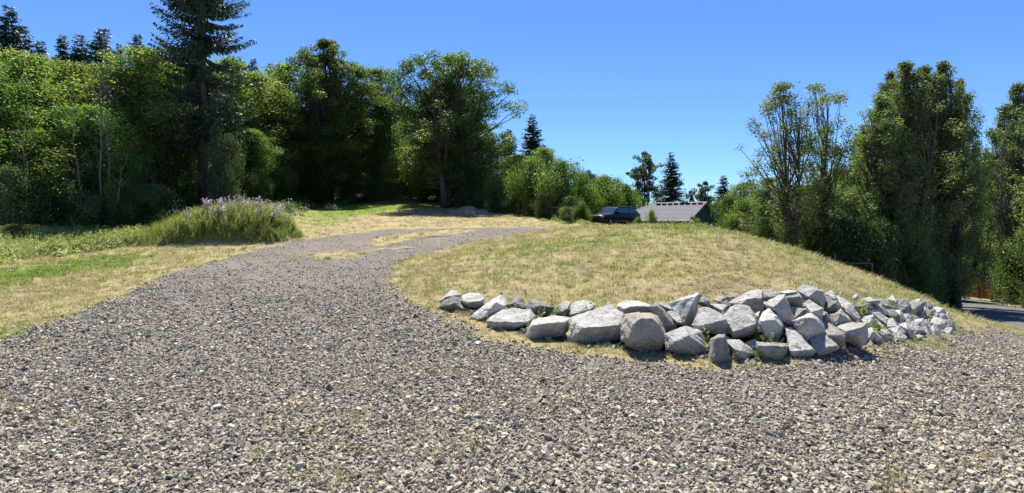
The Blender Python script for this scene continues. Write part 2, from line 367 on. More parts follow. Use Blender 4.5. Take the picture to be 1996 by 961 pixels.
def gravel_w(x, y):
    g = np.clip(0.5 + np.minimum(poly_sdf(x, y, GRAVEL), -poly_sdf(x, y, ISLAND) + 0.05) / (0.6 + 0.03 * y), 0, 1)
    for (cx, cy, rx, ry, k) in THIN: g = g - k * np.exp(-((x - cx) / rx) ** 2 - ((y - cy) / ry) ** 2)
    return np.clip(g, 0, 1)
def green_w(x, y):
    g0 = 0.10 + 0.30 * patch(x, y, 0.9, 2.0) * patch(x, y, 2.1, 0.4)
    g = np.maximum(np.clip(0.35 + poly_sdf(x, y, GREEN1) / 2.0, 0, 1), np.clip(0.35 + poly_sdf(x, y, GREEN2) / 5.0, 0, 1))
    for (px, py, r, k) in [(1000, 490, 2.2, 0.55), (1090, 480, 2.0, 0.6), (1180, 470, 2.2, 0.5), (1080, 520, 1.5, 0.4), (1180, 520, 1.3, 0.35), (900, 500, 1.6, 0.35), (1300, 500, 1.6, 0.35), (1350, 445, 2.5, .6),
                          (1430, 460, 1.6, .5), (1560, 500, 1.5, .5), (1620, 540, .8, .4), (1240, 450, 3, .5), (1790, 590, 1.5, .6), (10, 650, 0.6, .6)]:
        c = hit(px, py); g = np.maximum(g, k * np.exp(-((x - c[0]) ** 2 + (y - c[1]) ** 2) / (r * r)))
    g = np.maximum(g, g0)
    e = (x + 24) / 10, (y - 29.5) / 2.2
    g = np.maximum(g, 0.75 * np.exp(-(e[0] ** 2 + e[1] ** 2)))
    return np.maximum(g, 0.7 * (weed_bump(x, y) > 0.05))
WALL = [hit(*p) for p in [(866, 598), (900, 588), (1000, 603), (1100, 610), (1250, 608), (1350, 598), (1480, 588), (1590, 586), (1650, 596), (1720, 594), (1790, 598), (1835, 608), (1858, 632),
    (1820, 650), (1760, 664), (1700, 670), (1640, 686), (1570, 698), (1500, 702), (1400, 708), (1330, 698), (1240, 688), (1114, 674), (1040, 664), (960, 636), (870, 605)]]
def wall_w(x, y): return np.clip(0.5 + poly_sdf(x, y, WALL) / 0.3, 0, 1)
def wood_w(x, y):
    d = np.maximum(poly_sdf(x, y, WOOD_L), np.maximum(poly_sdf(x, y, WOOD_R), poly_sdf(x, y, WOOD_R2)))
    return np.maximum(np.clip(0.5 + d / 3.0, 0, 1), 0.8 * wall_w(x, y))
def bare_w(x, y):
    b = np.full(x.shape, 0.62)
    for (px, py, r) in [(760, 435, 8), (900, 430, 8), (800, 560, 2.2), (1020, 570, 2.5), (1250, 540, 3), (1450, 540, 2.5), (60, 600, 2.0), (1100, 540, 1.6)]:
        c = hit(px, py); b = np.maximum(b, 1.0 * np.exp(-((x - c[0]) ** 2 + (y - c[1]) ** 2) / (r * r)))
    return b

def sinh_axis(n, lo, hi, a, c=0.0):
    u = np.linspace(np.arcsinh((lo - c) / a), np.arcsinh((hi - c) / a), n); return a * np.sinh(u) + c
gx = sinh_axis(400, -500, 500, 7.0, 2.0); gy = sinh_axis(400, -420, 620, 7.0, 10.0)
GX, GY = np.meshgrid(gx, gy); GZv = GZ(GX, GY)
nx_, ny_ = len(gx), len(gy)
idx = np.arange(nx_ * ny_).reshape(ny_, nx_)
quads = np.stack([idx[:-1, :-1], idx[:-1, 1:], idx[1:, 1:], idx[1:, :-1]], -1).reshape(-1, 4)
Vg = np.stack([GX.ravel(), GY.ravel(), GZv.ravel()], 1)
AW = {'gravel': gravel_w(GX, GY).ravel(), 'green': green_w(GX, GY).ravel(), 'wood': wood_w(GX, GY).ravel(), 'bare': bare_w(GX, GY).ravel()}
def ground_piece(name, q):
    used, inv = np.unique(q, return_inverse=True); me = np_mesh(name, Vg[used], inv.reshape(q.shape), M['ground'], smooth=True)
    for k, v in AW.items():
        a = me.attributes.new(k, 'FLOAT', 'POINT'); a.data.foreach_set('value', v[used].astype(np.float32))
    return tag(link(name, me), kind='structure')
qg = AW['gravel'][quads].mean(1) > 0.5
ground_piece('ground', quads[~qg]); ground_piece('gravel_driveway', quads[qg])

# narrow asphalt road running down to the wood on the right
def smooth_path(pts, n):
    pts = np.array(pts, float); t = np.r_[0, np.cumsum(np.hypot(*np.diff(pts, axis=0).T))]; tt = np.linspace(0, t[-1], n)
    x = np.interp(tt, t, pts[:, 0]); y = np.interp(tt, t, pts[:, 1]); k = np.ones(7) / 7
    x[3:-3] = np.convolve(x, k, 'valid'); y[3:-3] = np.convolve(y, k, 'valid'); return np.stack([x, y], 1)
RC = smooth_path([(19, -14), (17.5, 2), (16.6, 10), (17.8, 15.5), (21.7, 22.5), (26.5, 29.5), (32, 37.5), (38.5, 47), (42, 54), (43.5, 60), (44, 68)], 90)
tg = np.gradient(RC, axis=0); tg /= np.linalg.norm(tg, axis=1)[:, None]; nr = np.stack([tg[:, 1], -tg[:, 0]], 1)
offs = np.linspace(-2.15, 2.0, 7); rv = []
for i in range(len(RC)):
    for o in offs:
        p = RC[i] + nr[i] * (o + 0.08 * math.sin(i * 1.7 + o)); rv.append((p[0], p[1], 0))
rv = np.array(rv); rv[:, 2] = GZ(rv[:, 0], rv[:, 1]) + 0.07 + 0.03 * (1 - (np.tile(offs, len(RC)) / 1.75) ** 2)
ri = np.arange(len(rv)).reshape(len(RC), 7)
rq = np.stack([ri[:-1, :-1], ri[:-1, 1:], ri[1:, 1:], ri[1:, :-1]], -1).reshape(-1, 4)
tag(link('road', np_mesh('road', rv, rq, M['asphalt'], smooth=True)), kind='structure')

# ------------------------------------------------------------------ geometry-node scattering of stuff
def src_collection(name, meshes):
    c = bpy.data.collections.new(name)
    for i, me in enumerate(meshes):
        o = bpy.data.objects.new('%s_shape' % name + '.%03d' % i, me); c.objects.link(o)
    return c
def scatter(name, pts, rot, scl, vid, coll, label, cat):
    me = bpy.data.meshes.new(name); me.vertices.add(len(pts)); me.vertices.foreach_set('co', np.asarray(pts, np.float32).ravel())
    a = me.attributes.new('rot', 'FLOAT_VECTOR', 'POINT'); a.data.foreach_set('vector', np.asarray(rot, np.float32).ravel())
    a = me.attributes.new('scl', 'FLOAT_VECTOR', 'POINT'); a.data.foreach_set('vector', np.asarray(scl, np.float32).ravel())
    a = me.attributes.new('vid', 'INT', 'POINT'); a.data.foreach_set('value', np.asarray(vid, np.int32))
    o = link(name, me); tag(o, label, cat, None, 'stuff')
    g = bpy.data.node_groups.new(name + '_scatter', 'GeometryNodeTree')
    g.interface.new_socket('Geometry', in_out='INPUT', socket_type='NodeSocketGeometry')
    g.interface.new_socket('Geometry', in_out='OUTPUT', socket_type='NodeSocketGeometry')
    gi = g.nodes.new('NodeGroupInput'); go = g.nodes.new('NodeGroupOutput')
    ci = g.nodes.new('GeometryNodeCollectionInfo'); ci.inputs['Collection'].default_value = coll
    ci.inputs['Separate Children'].default_value = True; ci.inputs['Reset Children'].default_value = True
    ip = g.nodes.new('GeometryNodeInstanceOnPoints'); ip.inputs['Pick Instance'].default_value = True
    def na(nm, t):
        n = g.nodes.new('GeometryNodeInputNamedAttribute'); n.data_type = t; n.inputs['Name'].default_value = nm
        return [s for s in n.outputs if s.enabled and s.name == 'Attribute'][0]
    g.links.new(gi.outputs[0], ip.inputs['Points']); g.links.new(ci.outputs[0], ip.inputs['Instance'])
    g.links.new(na('vid', 'INT'), ip.inputs['Instance Index']); g.links.new(na('rot', 'FLOAT_VECTOR'), ip.inputs['Rotation'])
    g.links.new(na('scl', 'FLOAT_VECTOR'), ip.inputs['Scale']); g.links.new(ip.outputs[0], go.inputs[0])
    md = o.modifiers.new('scatter', 'NODES'); md.node_group = g
    return o

rg = np.random.default_rng(11)
def hull_mesh(name, pts, mat, r=0):
    bm = bmesh.new()
    for p in pts: bm.verts.new(p)
    bmesh.ops.convex_hull(bm, input=bm.verts)
    for v in [v for v in bm.verts if not v.link_faces]: bm.verts.remove(v)
    me = bpy.data.meshes.new(name); bm.to_mesh(me); bm.free(); me.materials.append(mat); return me
stone_meshes = []
for i in range(10):
    q = rg.normal(size=(11, 3)); q /= np.linalg.norm(q, axis=1)[:, None]; q *= rg.uniform(0.8, 1.1, (11, 1))
    q *= np.array([1.0, rg.uniform(0.6, 0.95), rg.uniform(0.5, 0.95)]); stone_meshes.append(hull_mesh('stone', q, M['gravel']))
stones = src_collection('gravel_stone', stone_meshes)

def dens_points(n, dmin, dmax, power, spread=1.0):
    d = dmin * (dmax / dmin) ** (rg.uniform(size=n) ** power); s = rg.uniform(-1, 1, n) * (998 / F + 0.05) * spread
    return s * d, d
def fines(x, y):          # 1 where loose stone lies deep, 0 on compacted wheel tracks full of fines
    a = 0.5 + 0.5 * np.sin(1.15 * x + 0.42 * y + 0.9 * np.sin(0.35 * y)); b = 0.5 + 0.5 * np.sin(2.3 * x + 1.1 * np.sin(1.7 * y) + 2) * np.sin(1.9 * y + x)
    xc = np.interp(y, [3, 6.45, 10, 18, 27, 36], [-0.6, -2.4, -4.6, -7.0, -8.2, -6.5]); wob = 0.15 * np.sin(y * .8)
    tr = np.exp(-((np.abs(x - xc + wob) - 0.95) / 0.32) ** 2) * (0.6 + 0.4 * np.sin(1.3 * y + x))
    return np.clip(0.25 + 0.6 * a + 0.35 * b - 0.75 * tr, -0.35, 1)
# stones: about equal counts per octave of distance, all in view; density falls off with distance
X, Y = dens_points(320000, 2.7, 34, 1.0, 1.4)
gw = gravel_w(X, Y); keep = rg.uniform(size=len(X)) < np.clip((gw - 0.25) * 2.2, 0.0, 1) * np.clip(0.48 + 0.9 * fines(X, Y), 0.16, 1) * np.clip(1.5 - Y / 22, .4, 1)
fleck = (gw <= 0.3) & (rg.uniform(size=len(X)) < 0.02) & (wood_w(X, Y) < 0.4)
keep |= fleck
X, Y = X[keep], Y[keep]; Zs = GZ(X, Y)
r0 = 0.0080 + 0.0050 * rg.gamma(2.0, 0.8, len(X)); r0 = np.clip(r0, 0.008, 0.05) * np.clip(Y / 6.5, 0.95, 1.25)
tilt = rg.normal(0, 0.6, (len(X), 2)); rot = np.stack([tilt[:, 0], tilt[:, 1], rg.uniform(0, 6.28, len(X))], 1)
scatter('gravel', np.stack([X, Y, Zs + r0 * 0.25], 1), rot, np.repeat(r0[:, None], 3, 1), rg.integers(0, 10, len(X)), stones,
        'crushed grey and mauve gravel covering the driveway', 'gravel')

def tuft(seed, nb, h, spread, w, mat, lean=0.5):
    r = np.random.default_rng(seed); V = []; Fq = []; rn = []
    for i in range(nb):
        a = r.uniform(0, 6.28); b = np.array([math.cos(a), math.sin(a), 0]) * r.uniform(0, spread)
        a2 = a + r.normal(0, 0.8); dr = np.array([math.cos(a2), math.sin(a2), 0]) * lean * r.uniform(0.2, 1.2); hh = h * r.uniform(0.5, 1.1)
        sd_ = np.array([-math.sin(a2), math.cos(a2), 0]) * w; k = len(V)
        m1 = b + (dr * 0.35 + np.array([0, 0, 0.6])) * hh; tip = b + (dr + np.array([0, 0, 1.0])) * hh
        V += [b - sd_, b + sd_, m1 + sd_ * .7, m1 - sd_ * .7, tip + sd_ * .1, tip - sd_ * .1]
        Fq += [(k, k + 1, k + 2, k + 3), (k + 3, k + 2, k + 4, k + 5)]; x = r.uniform(); rn += [x, x]
    return np_mesh('tuft', np.array(V), np.array(Fq), mat, rn)
straws = src_collection('straw_tuft', [tuft(i, 14, 0.07, 0.11, 0.003, M['straw'], 1.8) for i in range(6)])
greens = src_collection('green_tuft', [tuft(20 + i, 15, 0.06, 0.11, 0.0036, M['grass'], 1.2) for i in range(6)])
def grass_scatter(name, n, dmin, dmax, wfun, coll, s0, label, cat, nv=6, far=1.9):
    n = int(n * 1.2); X, Y = dens_points(n, dmin, dmax, 1.0, 1.25); k = rg.uniform(size=n) < wfun(X, Y); X, Y = X[k], Y[k]
    s = s0 * rg.uniform(0.6, 1.4, len(X)) * np.clip(Y / 11, 0.75, far)
    rot = np.stack([rg.normal(0, .1, len(X)), rg.normal(0, .1, len(X)), rg.uniform(0, 6.28, len(X))], 1)
    return scatter(name, np.stack([X, Y, GZ(X, Y) - 0.005], 1), rot, np.stack([s, s, s * rg.uniform(0.6, 1.3, len(X))], 1), rg.integers(0, nv, len(X)), coll, label, cat)
def road_far(x, y):
    d = np.full(x.shape, 99.0)
    for a in RC[::2]: d = np.minimum(d, np.hypot(x - a[0], y - a[1]))
    return d > 2.2
def w_straw(x, y):
    return np.clip((0.42 - gravel_w(x, y)) * 3, 0.006 * (gravel_w(x, y) > .4), 0.9) * (1 - np.clip(wood_w(x, y) * 1.6 - .4, 0, 1)) * np.clip(1.1 - green_w(x, y), 0.12, 1) * road_far(x, y) * (0.35 + 0.65 * patch(x, y, 1.4, 0.3))
def w_green(x, y):
    edge = np.exp(-((gravel_w(x, y) - 0.3) / 0.15) ** 2) * 0.10
    return np.clip(np.maximum(green_w(x, y) * (0.25 + 0.9 * patch(x, y, 2.3, 1.1)), edge), 0.03, 1) * (gravel_w(x, y) < 0.55) * (1 - np.clip(wood_w(x, y) * 1.6 - .4, 0, 1)) * road_far(x, y)
grass_scatter('dry_grass', 90000, 5.5, 66, w_straw, straws, 0.85, 'short straw coloured dry grass on the mound and verges', 'grass')
grass_scatter('green_grass', 90000, 5.5, 66, w_green, greens, 0.95, 'short green grass growing in patches', 'grass')

# ------------------------------------------------------------------ boulders of the rockery
ZR = {1: (840, 550, 7.39), 2: (1000, 560, 7.39), 3: (1180, 560, 6.005), 4: (1340, 550, 5.655), 5: (1500, 540, 5.655), 6: (1660, 560, 7.39)}
GRP = 'granite boulders of the rockery along the foot of the mound'
def rock_mesh(pts3, seed, size, mat, sub=3, rough=1.0):
    bm = bmesh.new()
    for p in pts3: bm.verts.new(p)
    bmesh.ops.convex_hull(bm, input=bm.verts)
    for v in [v for v in bm.verts if not v.link_faces]: bm.verts.remove(v)
    bmesh.ops.dissolve_limit(bm, angle_limit=R_(7), verts=bm.verts, edges=bm.edges)
    bmesh.ops.bevel(bm, geom=list(bm.edges), offset=size * 0.016, segments=1, affect='EDGES', clamp_overlap=True)
    bmesh.ops.triangulate(bm, faces=bm.faces)
    lim = size * 0.11
    for _ in range(sub):
        es = [e for e in bm.edges if e.calc_length() > lim]
        if not es: break
        bmesh.ops.subdivide_edges(bm, edges=es, cuts=1); bmesh.ops.triangulate(bm, faces=bm.faces)
    bm.normal_update(); off = Vector((seed * 3.1, seed * 1.7, seed * 0.9)); new = []
    for v in bm.verts:
        p = v.co / size
        d = 0.034 * mnoise.noise(p * 2.3 + off) + 0.026 * mnoise.noise(p * 6 + off) + 0.016 * mnoise.noise(p * 14 + off)
        c = mnoise.noise(p * 3.3 + off * 2)                                   # chipped ledges
        d += -0.035 * max(0.0, math.sin(c * 9.0) - 0.55)
        new.append(v.co + v.normal * d * size * rough)
    for v, c in zip(bm.verts, new): v.co = c
    me = bpy.data.meshes.new('boulder'); bm.to_mesh(me); bm.free(); me.materials.append(mat); return me
nrock = 0
def boulder(reg, d, outline, ridge, label, mat='rock', thick=0.75, group=GRP):
    """outline and ridge are read off the photo; the stone gets its own distance, its real size and a full back"""
    global nrock
    ox, oy, s = ZR[reg]; ol = [(ox + x / s, oy + y / s) for x, y in outline]; rd = [(ox + x / s, oy + y / s) for x, y in ridge]
    cx = sum(p[0] for p in ol) / len(ol); cy = sum(p[1] for p in ol) / len(ol)
    w = max(p[0] for p in ol) - min(p[0] for p in ol); h = max(p[1] for p in ol) - min(p[1] for p in ol); y0 = min(p[1] for p in ol)
    gr = 1.36 if reg == 6 and w > 12 else 1.09
    d = min(d, hit(cx, cy + h * 0.1)[1] - (0.70 if reg == 6 else 0.14) * (w + h) / 2 * d / F)
    size = (w + h) / 2 * d / F; r = random.Random(nrock * 13 + 5); pts = []
    for (x, y) in ol:
        up = 1 - (y - y0) / max(h, 1e-6)                                       # 1 at top
        pts.append(P(cx + (x - cx) * gr, cy + (y - cy) * gr, d + size * (0.72 * up + 0.10 * (1 - up) + r.uniform(-0.05, 0.05))))
    for (x, y) in rd: pts.append(P(x, y, d - size * (0.24 + r.uniform(0, 0.06))))
    for (x, y) in ol[::1]:
        f = 0.72; pts.append(P(cx + (x - cx) * f, min(cy + (y - cy) * f + h * 0.02, 1e9), d + size * (thick + 0.3 + r.uniform(-.1, .1))))
    c = Vector(P(cx, cy, d + size * 0.25)); loc = [Vector(p) - c for p in pts]
    me = rock_mesh(loc, nrock + 1, size, M[mat]); o = link('boulder', me); o.location = c
    tag(o, label, 'boulder', group); nrock += 1; return o

boulder(1, 10.6, [(105, 290), (190, 210), (290, 120), (370, 130), (430, 180), (400, 220), (200, 260), (130, 310)], [(200, 215), (350, 190)], 'small flat pale stone tucked behind the leftmost boulder of the rockery')
boulder(1, 9.9, [(125, 360), (190, 280), (300, 210), (390, 215), (430, 270), (520, 340), (620, 440), (560, 490), (400, 490), (230, 430)], [(250, 330), (330, 300), (500, 400)], 'mottled grey boulder that ends the rockery on the left', 'rock_dark')
boulder(1, 9.9, [(430, 270), (450, 200), (560, 160), (690, 170), (760, 240), (750, 330), (650, 400), (580, 370), (480, 310)], [(500, 290), (600, 300), (720, 270)], 'rounded pale boulder second from the left end of the rockery')
boulder(1, 9.0, [(590, 500), (720, 370), (900, 250), (1000, 200), (1060, 240), (1110, 320), (1060, 360), (900, 470), (840, 520), (640, 550)], [(740, 520), (940, 290), (1050, 350)], 'grey slab with striated face leaning up to the right near the left end')
boulder(1, 9.2, [(1100, 330), (1150, 290), (1210, 230), (1300, 230), (1340, 300), (1390, 360), (1300, 390), (1120, 400)], [(1210, 290), (1310, 370)], 'small dark knobbly stone behind the wide flat-topped boulder', 'rock_dark')
boulder(1, 8.3, [(820, 560), (1040, 395), (1200, 385), (1420, 405), (1500, 490), (1490, 570), (1390, 640), (1250, 660), (1050, 755), (920, 700), (850, 620)], [(950, 570), (1140, 575), (1260, 640), (1400, 570)], 'wide boulder with a bright flat top and dark front, leftmost in the lower row')
boulder(2, 8.7, [(240, 190), (340, 180), (430, 250), (580, 290), (540, 370), (430, 420), (300, 430), (210, 320)], [(330, 280), (400, 260)], 'dark greenish stone with dry grass in front of it in the upper row', 'rock_dark')
boulder(2, 8.7, [(650, 260), (760, 195), (830, 210), (840, 300), (810, 410), (680, 410), (640, 370)], [(700, 350), (790, 300)], 'small pinkish grey stone left of the round pale one in the upper row', 'rock_pink')
boulder(2, 8.75, [(560, 370), (640, 290), (680, 350), (660, 410), (580, 410)], [(620, 350)], 'little brown stone wedged between greenish and pinkish stones', 'rock_dark')
boulder(2, 8.5, [(830, 260), (870, 220), (970, 190), (1120, 200), (1170, 250), (1150, 320), (1010, 390), (860, 435), (825, 380)], [(850, 390), (1000, 365), (1130, 310)], 'smooth rounded cream boulder above the gap of two big square ones')
boulder(2, 7.6, [(215, 690), (230, 600), (290, 510), (390, 440), (560, 420), (810, 450), (825, 500), (800, 600), (690, 740), (560, 770), (380, 800), (250, 780)], [(270, 545), (420, 530), (600, 525), (735, 505)], 'squared block with narrow lit top and shaded front, second in the lower row')
boulder(2, 7.3, [(805, 750), (812, 590), (840, 450), (1010, 400), (1250, 310), (1380, 282), (1560, 380), (1575, 590), (1550, 800), (1330, 855), (1040, 870), (850, 830)], [(1000, 590), (1180, 570), (1330, 570), (1530, 545)], 'largest boulder of the rockery with sloping white top over a dark front')
boulder(3, 7.9, [(145, 210), (240, 150), (380, 165), (520, 210), (545, 300), (430, 300), (290, 290), (200, 310), (150, 250)], [(220, 250), (350, 215), (515, 225)], 'long low flat stone lying behind the big rounded boulder')
boulder(3, 6.8, [(195, 450), (220, 330), (380, 300), (520, 310), (600, 350), (640, 420), (700, 560), (690, 680), (620, 750), (480, 775), (330, 710), (205, 610)], [(260, 600), (330, 430), (430, 360), (560, 370), (630, 450), (660, 620), (540, 690)], 'big rounded boulder with rough brownish grey face and a yellow lichen spot', 'rock_pink')
boulder(3, 7.35, [(550, 240), (600, 190), (690, 280), (800, 380), (830, 440), (810, 520), (690, 525), (640, 400), (565, 320)], [(600, 215), (680, 460), (790, 430)], 'dark tilted slab leaning on the right shoulder of the rounded boulder', 'rock_dark')
boulder(3, 8.0, [(630, 180), (680, 165), (820, 230), (790, 275), (720, 280), (650, 220)], [(660, 215), (780, 260)], 'small pale stone at the top between tilted slab and tall pointed boulder')
boulder(3, 7.4, [(725, 290), (780, 280), (880, 320), (920, 400), (900, 445), (830, 420), (750, 340)], [(830, 400), (900, 420)], 'small pale chip of rock beneath the tall pointed boulder')
boulder(3, 7.5, [(740, 190), (880, 130), (1080, 75), (1100, 110), (1060, 300), (1000, 500), (930, 460), (880, 330), (820, 270)], [(1060, 100), (980, 290), (920, 420)], 'tall pointed boulder with pale left face rising above its neighbours')
boulder(3, 6.6, [(700, 545), (850, 500), (940, 455), (1000, 500), (1110, 530), (1140, 600), (1190, 740), (1150, 810), (960, 805), (820, 740), (720, 730), (705, 640)], [(820, 640), (940, 600), (960, 560), (870, 730)], 'low wide grey boulder in the lower row under the tall pointed one')
boulder(4, 7.0, [(60, 470), (130, 300), (190, 280), (300, 320), (440, 395), (465, 480), (460, 560), (300, 560), (90, 530)], [(140, 480), (260, 460), (430, 405)], 'boulder with bright triangular top right of the tall pointed one')
boulder(4, 7.8, [(130, 180), (190, 155), (240, 200), (270, 290), (200, 280), (110, 240)], [(180, 220)], 'small dark stone overgrown with weeds behind the triangular top', 'rock_dark')
boulder(4, 7.7, [(250, 240), (350, 255), (440, 250), (430, 310), (400, 360), (300, 320)], [(380, 310)], 'pale broken stone behind the gap left of the big many-sided boulder')
boulder(4, 8.3, [(290, 190), (340, 160), (420, 160), (430, 230), (370, 255), (310, 240)], [(350, 210)], 'small round pale stone at the grass edge')
boulder(4, 8.2, [(430, 160), (480, 115), (560, 125), (610, 160), (520, 200), (450, 220)], [(500, 160)], 'dark brown stone at the grass edge between two pale ones', 'rock_dark')
boulder(4, 7.8, [(460, 230), (560, 180), (640, 120), (760, 90), (820, 100), (810, 180), (830, 310), (740, 330), (700, 270), (560, 250)], [(600, 240), (650, 190), (760, 175), (810, 190)], 'long boulder sloping up to the right behind the big many-sided one')
boulder(4, 6.9, [(410, 365), (480, 280), (580, 250), (680, 280), (740, 370), (760, 460), (770, 540), (640, 590), (510, 600), (460, 500)], [(510, 550), (640, 490), (755, 455)], 'big pale many-sided boulder in the middle row with a broad lit face')
boulder(4, 6.8, [(800, 400), (830, 330), (920, 275), (1000, 310), (1020, 430), (1060, 490), (1000, 650), (900, 660), (800, 520), (790, 450)], [(800, 430), (900, 435), (960, 420), (1050, 490)], 'block with lit crown and dark tapering underside in the middle row')
boulder(4, 7.3, [(740, 350), (800, 320), (805, 420), (780, 450), (745, 380)], [(775, 380)], 'little pale stone jammed between the two big middle boulders')
boulder(4, 6.3, [(235, 880), (260, 640), (330, 590), (410, 590), (450, 740), (495, 900), (400, 920), (300, 890)], [(300, 870), (310, 620), (400, 610)], 'upright narrow boulder with ribbed face standing in the lower row', 'rock_dark')
boulder(4, 6.35, [(415, 640), (500, 640), (570, 640), (700, 730), (720, 790), (640, 850), (540, 910), (490, 850), (450, 720)], [(520, 740), (600, 760), (620, 830)], 'boulder with a dark hollow right of the upright narrow one')
boulder(4, 6.35, [(765, 720), (770, 660), (900, 670), (1060, 680), (1110, 710), (1080, 800), (1010, 870), (880, 870), (790, 800)], [(790, 700), (1060, 705), (880, 800)], 'speckled grey square block alone in a dark gap of the lower row', 'rock_dark')
boulder(5, 7.0, [(-60, 300), (100, 220), (165, 205), (220, 330), (290, 590), (240, 540), (160, 520), (60, 350)], [(40, 330), (155, 225), (150, 480)], 'tall wedge with a sharp crest, lit on the left and dark on the right')
boulder(4, 7.9, [(850, 120), (930, 75), (1000, 100), (1060, 150), (920, 210), (850, 160)], [(910, 160)], 'pale stone on top left of the long flat cap stone')
boulder(5, 7.9, [(110, 160), (200, 145), (300, 150), (290, 190), (160, 210)], [(170, 180), (290, 168)], 'long flat cap stone with shaded edge at the top of the pile')
boulder(5, 7.4, [(180, 220), (310, 195), (360, 240), (360, 330), (330, 345), (210, 310)], [(200, 230), (330, 210)], 'dark square block just right of the sharp wedge', 'rock_dark')
boulder(5, 7.6, [(310, 150), (370, 85), (490, 125), (590, 155), (610, 230), (600, 330), (540, 310), (430, 240), (370, 220)], [(430, 220), (520, 145), (535, 280)], 'highest boulder of the pile, large and pale with a dark notch')
boulder(5, 7.25, [(210, 320), (350, 340), (430, 360), (380, 420), (280, 480), (240, 400)], [(270, 460), (380, 360)], 'grey stone under the dark square block')
boulder(5, 7.0, [(380, 290), (440, 255), (560, 330), (590, 360), (570, 470), (470, 410), (420, 370)], [(460, 390), (580, 350)], 'pale boulder with dark underside below the highest one')
boulder(5, 6.7, [(270, 490), (430, 420), (460, 400), (560, 480), (625, 620), (520, 600), (440, 670), (410, 710), (300, 600)], [(430, 610), (490, 570), (500, 460), (420, 440)], 'large rough tilted boulder in the centre of the right half')
boulder(5, 6.5, [(190, 580), (240, 560), (300, 660), (430, 740), (520, 830), (450, 880), (300, 930), (230, 880), (200, 800)], [(230, 820), (350, 810), (480, 800)], 'craggy boulder in front with rusty brown shaded foot')
boulder(5, 6.55, [(440, 680), (540, 590), (640, 650), (740, 740), (760, 780), (640, 840), (540, 860), (470, 760)], [(530, 840), (640, 770), (745, 755)], 'flat-topped bright boulder lowest in the pile right of the craggy one')
boulder(5, 7.15, [(570, 470), (600, 380), (640, 400), (710, 530), (640, 530), (590, 520)], [(620, 400), (690, 520)], 'narrow dark wedge between the tilted boulder and the tent-shaped one', 'rock_dark')
boulder(5, 8.0, [(620, 180), (690, 145), (730, 220), (740, 260), (640, 260)], [(725, 240)], 'small grey stone right of the highest boulder')
boulder(5, 7.6, [(590, 370), (640, 250), (740, 270), (775, 350), (720, 380), (660, 430)], [(660, 330), (720, 290)], 'stone with lit left edge and grey face below the small grey one', 'rock_dark')
boulder(5, 7.9, [(740, 210), (770, 215), (810, 300), (900, 300), (1000, 450), (950, 480), (880, 400), (800, 350)], [(800, 330), (950, 440)], 'long thin slab running down to the right')
boulder(5, 7.4, [(660, 420), (770, 365), (870, 430), (900, 490), (720, 550), (700, 480)], [(780, 400), (730, 530), (880, 470)], 'tent-shaped grey boulder with a vertical ridge')
boulder(5, 7.7, [(810, 350), (880, 370), (960, 470), (930, 500), (860, 440)], [(890, 420)], 'dark sliver of rock lying under the long thin slab', 'rock_dark')
boulder(5, 6.75, [(600, 560), (660, 515), (740, 560), (830, 620), (830, 760), (780, 760), (700, 690), (630, 640)], [(640, 640), (780, 640), (820, 700)], 'pinkish rounded boulder beside the big squared block on the right', 'rock_pink')
boulder(5, 7.0, [(750, 550), (860, 510), (1060, 515), (1075, 680), (1010, 780), (850, 700), (830, 600)], [(840, 600), (890, 610), (1010, 690), (1035, 540)], 'big squared block with bright top and dark right side, last large one before the rubble')
boulder(5, 7.5, [(870, 500), (920, 495), (940, 520), (880, 530)], [(905, 515)], 'tiny white stone on top of the big squared block')
boulder(6, 9.4, [(20, 130), (80, 100), (110, 140), (60, 180), (20, 170)], [(60, 150)], 'small white stone standing alone in the grass above the rubble')
boulder(6, 9.2, [(50, 290), (120, 230), (240, 250), (280, 300), (180, 330), (90, 320)], [(150, 270)], 'dark domed stone at the left start of the rubble', 'rock_dark')
boulder(6, 10, [(190, 180), (260, 150), (380, 190), (370, 230), (290, 230), (200, 220)], [(290, 200)], 'long low pale stone along the grass right of the small white one')
boulder(6, 9.3, [(180, 340), (240, 320), (300, 390), (320, 440), (220, 400)], [(220, 395), (290, 410)], 'small stone with white top and black underside beside the domed one')
boulder(6, 10, [(280, 290), (340, 240), (470, 320), (500, 370), (420, 400), (310, 350)], [(320, 350), (400, 330), (480, 385)], 'pale five-sided stone in the upper left of the rubble')
boulder(6, 10.8, [(370, 180), (460, 180), (580, 290), (510, 330), (430, 270)], [(430, 265), (530, 260)], 'stone with pale back and brown front under the grass edge', 'rock_dark')
boulder(6, 11.3, [(540, 180), (590, 145), (650, 190), (670, 300), (580, 300)], [(640, 200), (640, 290)], 'upright white stone breaking the top line of the rubble')
boulder(6, 12, [(690, 210), (760, 190), (830, 250), (840, 330), (780, 370), (660, 310)], [(680, 280), (800, 280)], 'stone with white crown and dark greenish front right of the upright one', 'rock_dark')
boulder(6, 9.8, [(315, 380), (400, 380), (510, 450), (510, 540), (440, 530), (350, 450)], [(490, 520)], 'smooth pale boulder in the middle of the rubble')
boulder(6, 8.9, [(230, 500), (320, 460), (370, 540), (350, 600), (260, 550)], [(260, 520), (350, 520)], 'stone with a rounded black hollow above the leftmost rubble', 'rock_dark')
boulder(6, 9.2, [(350, 470), (420, 520), (540, 650), (500, 650), (400, 610)], [(430, 570)], 'thin pale shard lying diagonally in the rubble')
boulder(6, 10.6, [(500, 400), (580, 340), (660, 390), (670, 540), (560, 480)], [(530, 400), (655, 410)], 'grey stone with large dark face in the middle of the rubble', 'rock_dark')
boulder(6, 10.8, [(640, 360), (700, 350), (770, 470), (700, 550), (670, 480)], [(700, 400), (690, 500)], 'pale slanting stone right of the large dark face')
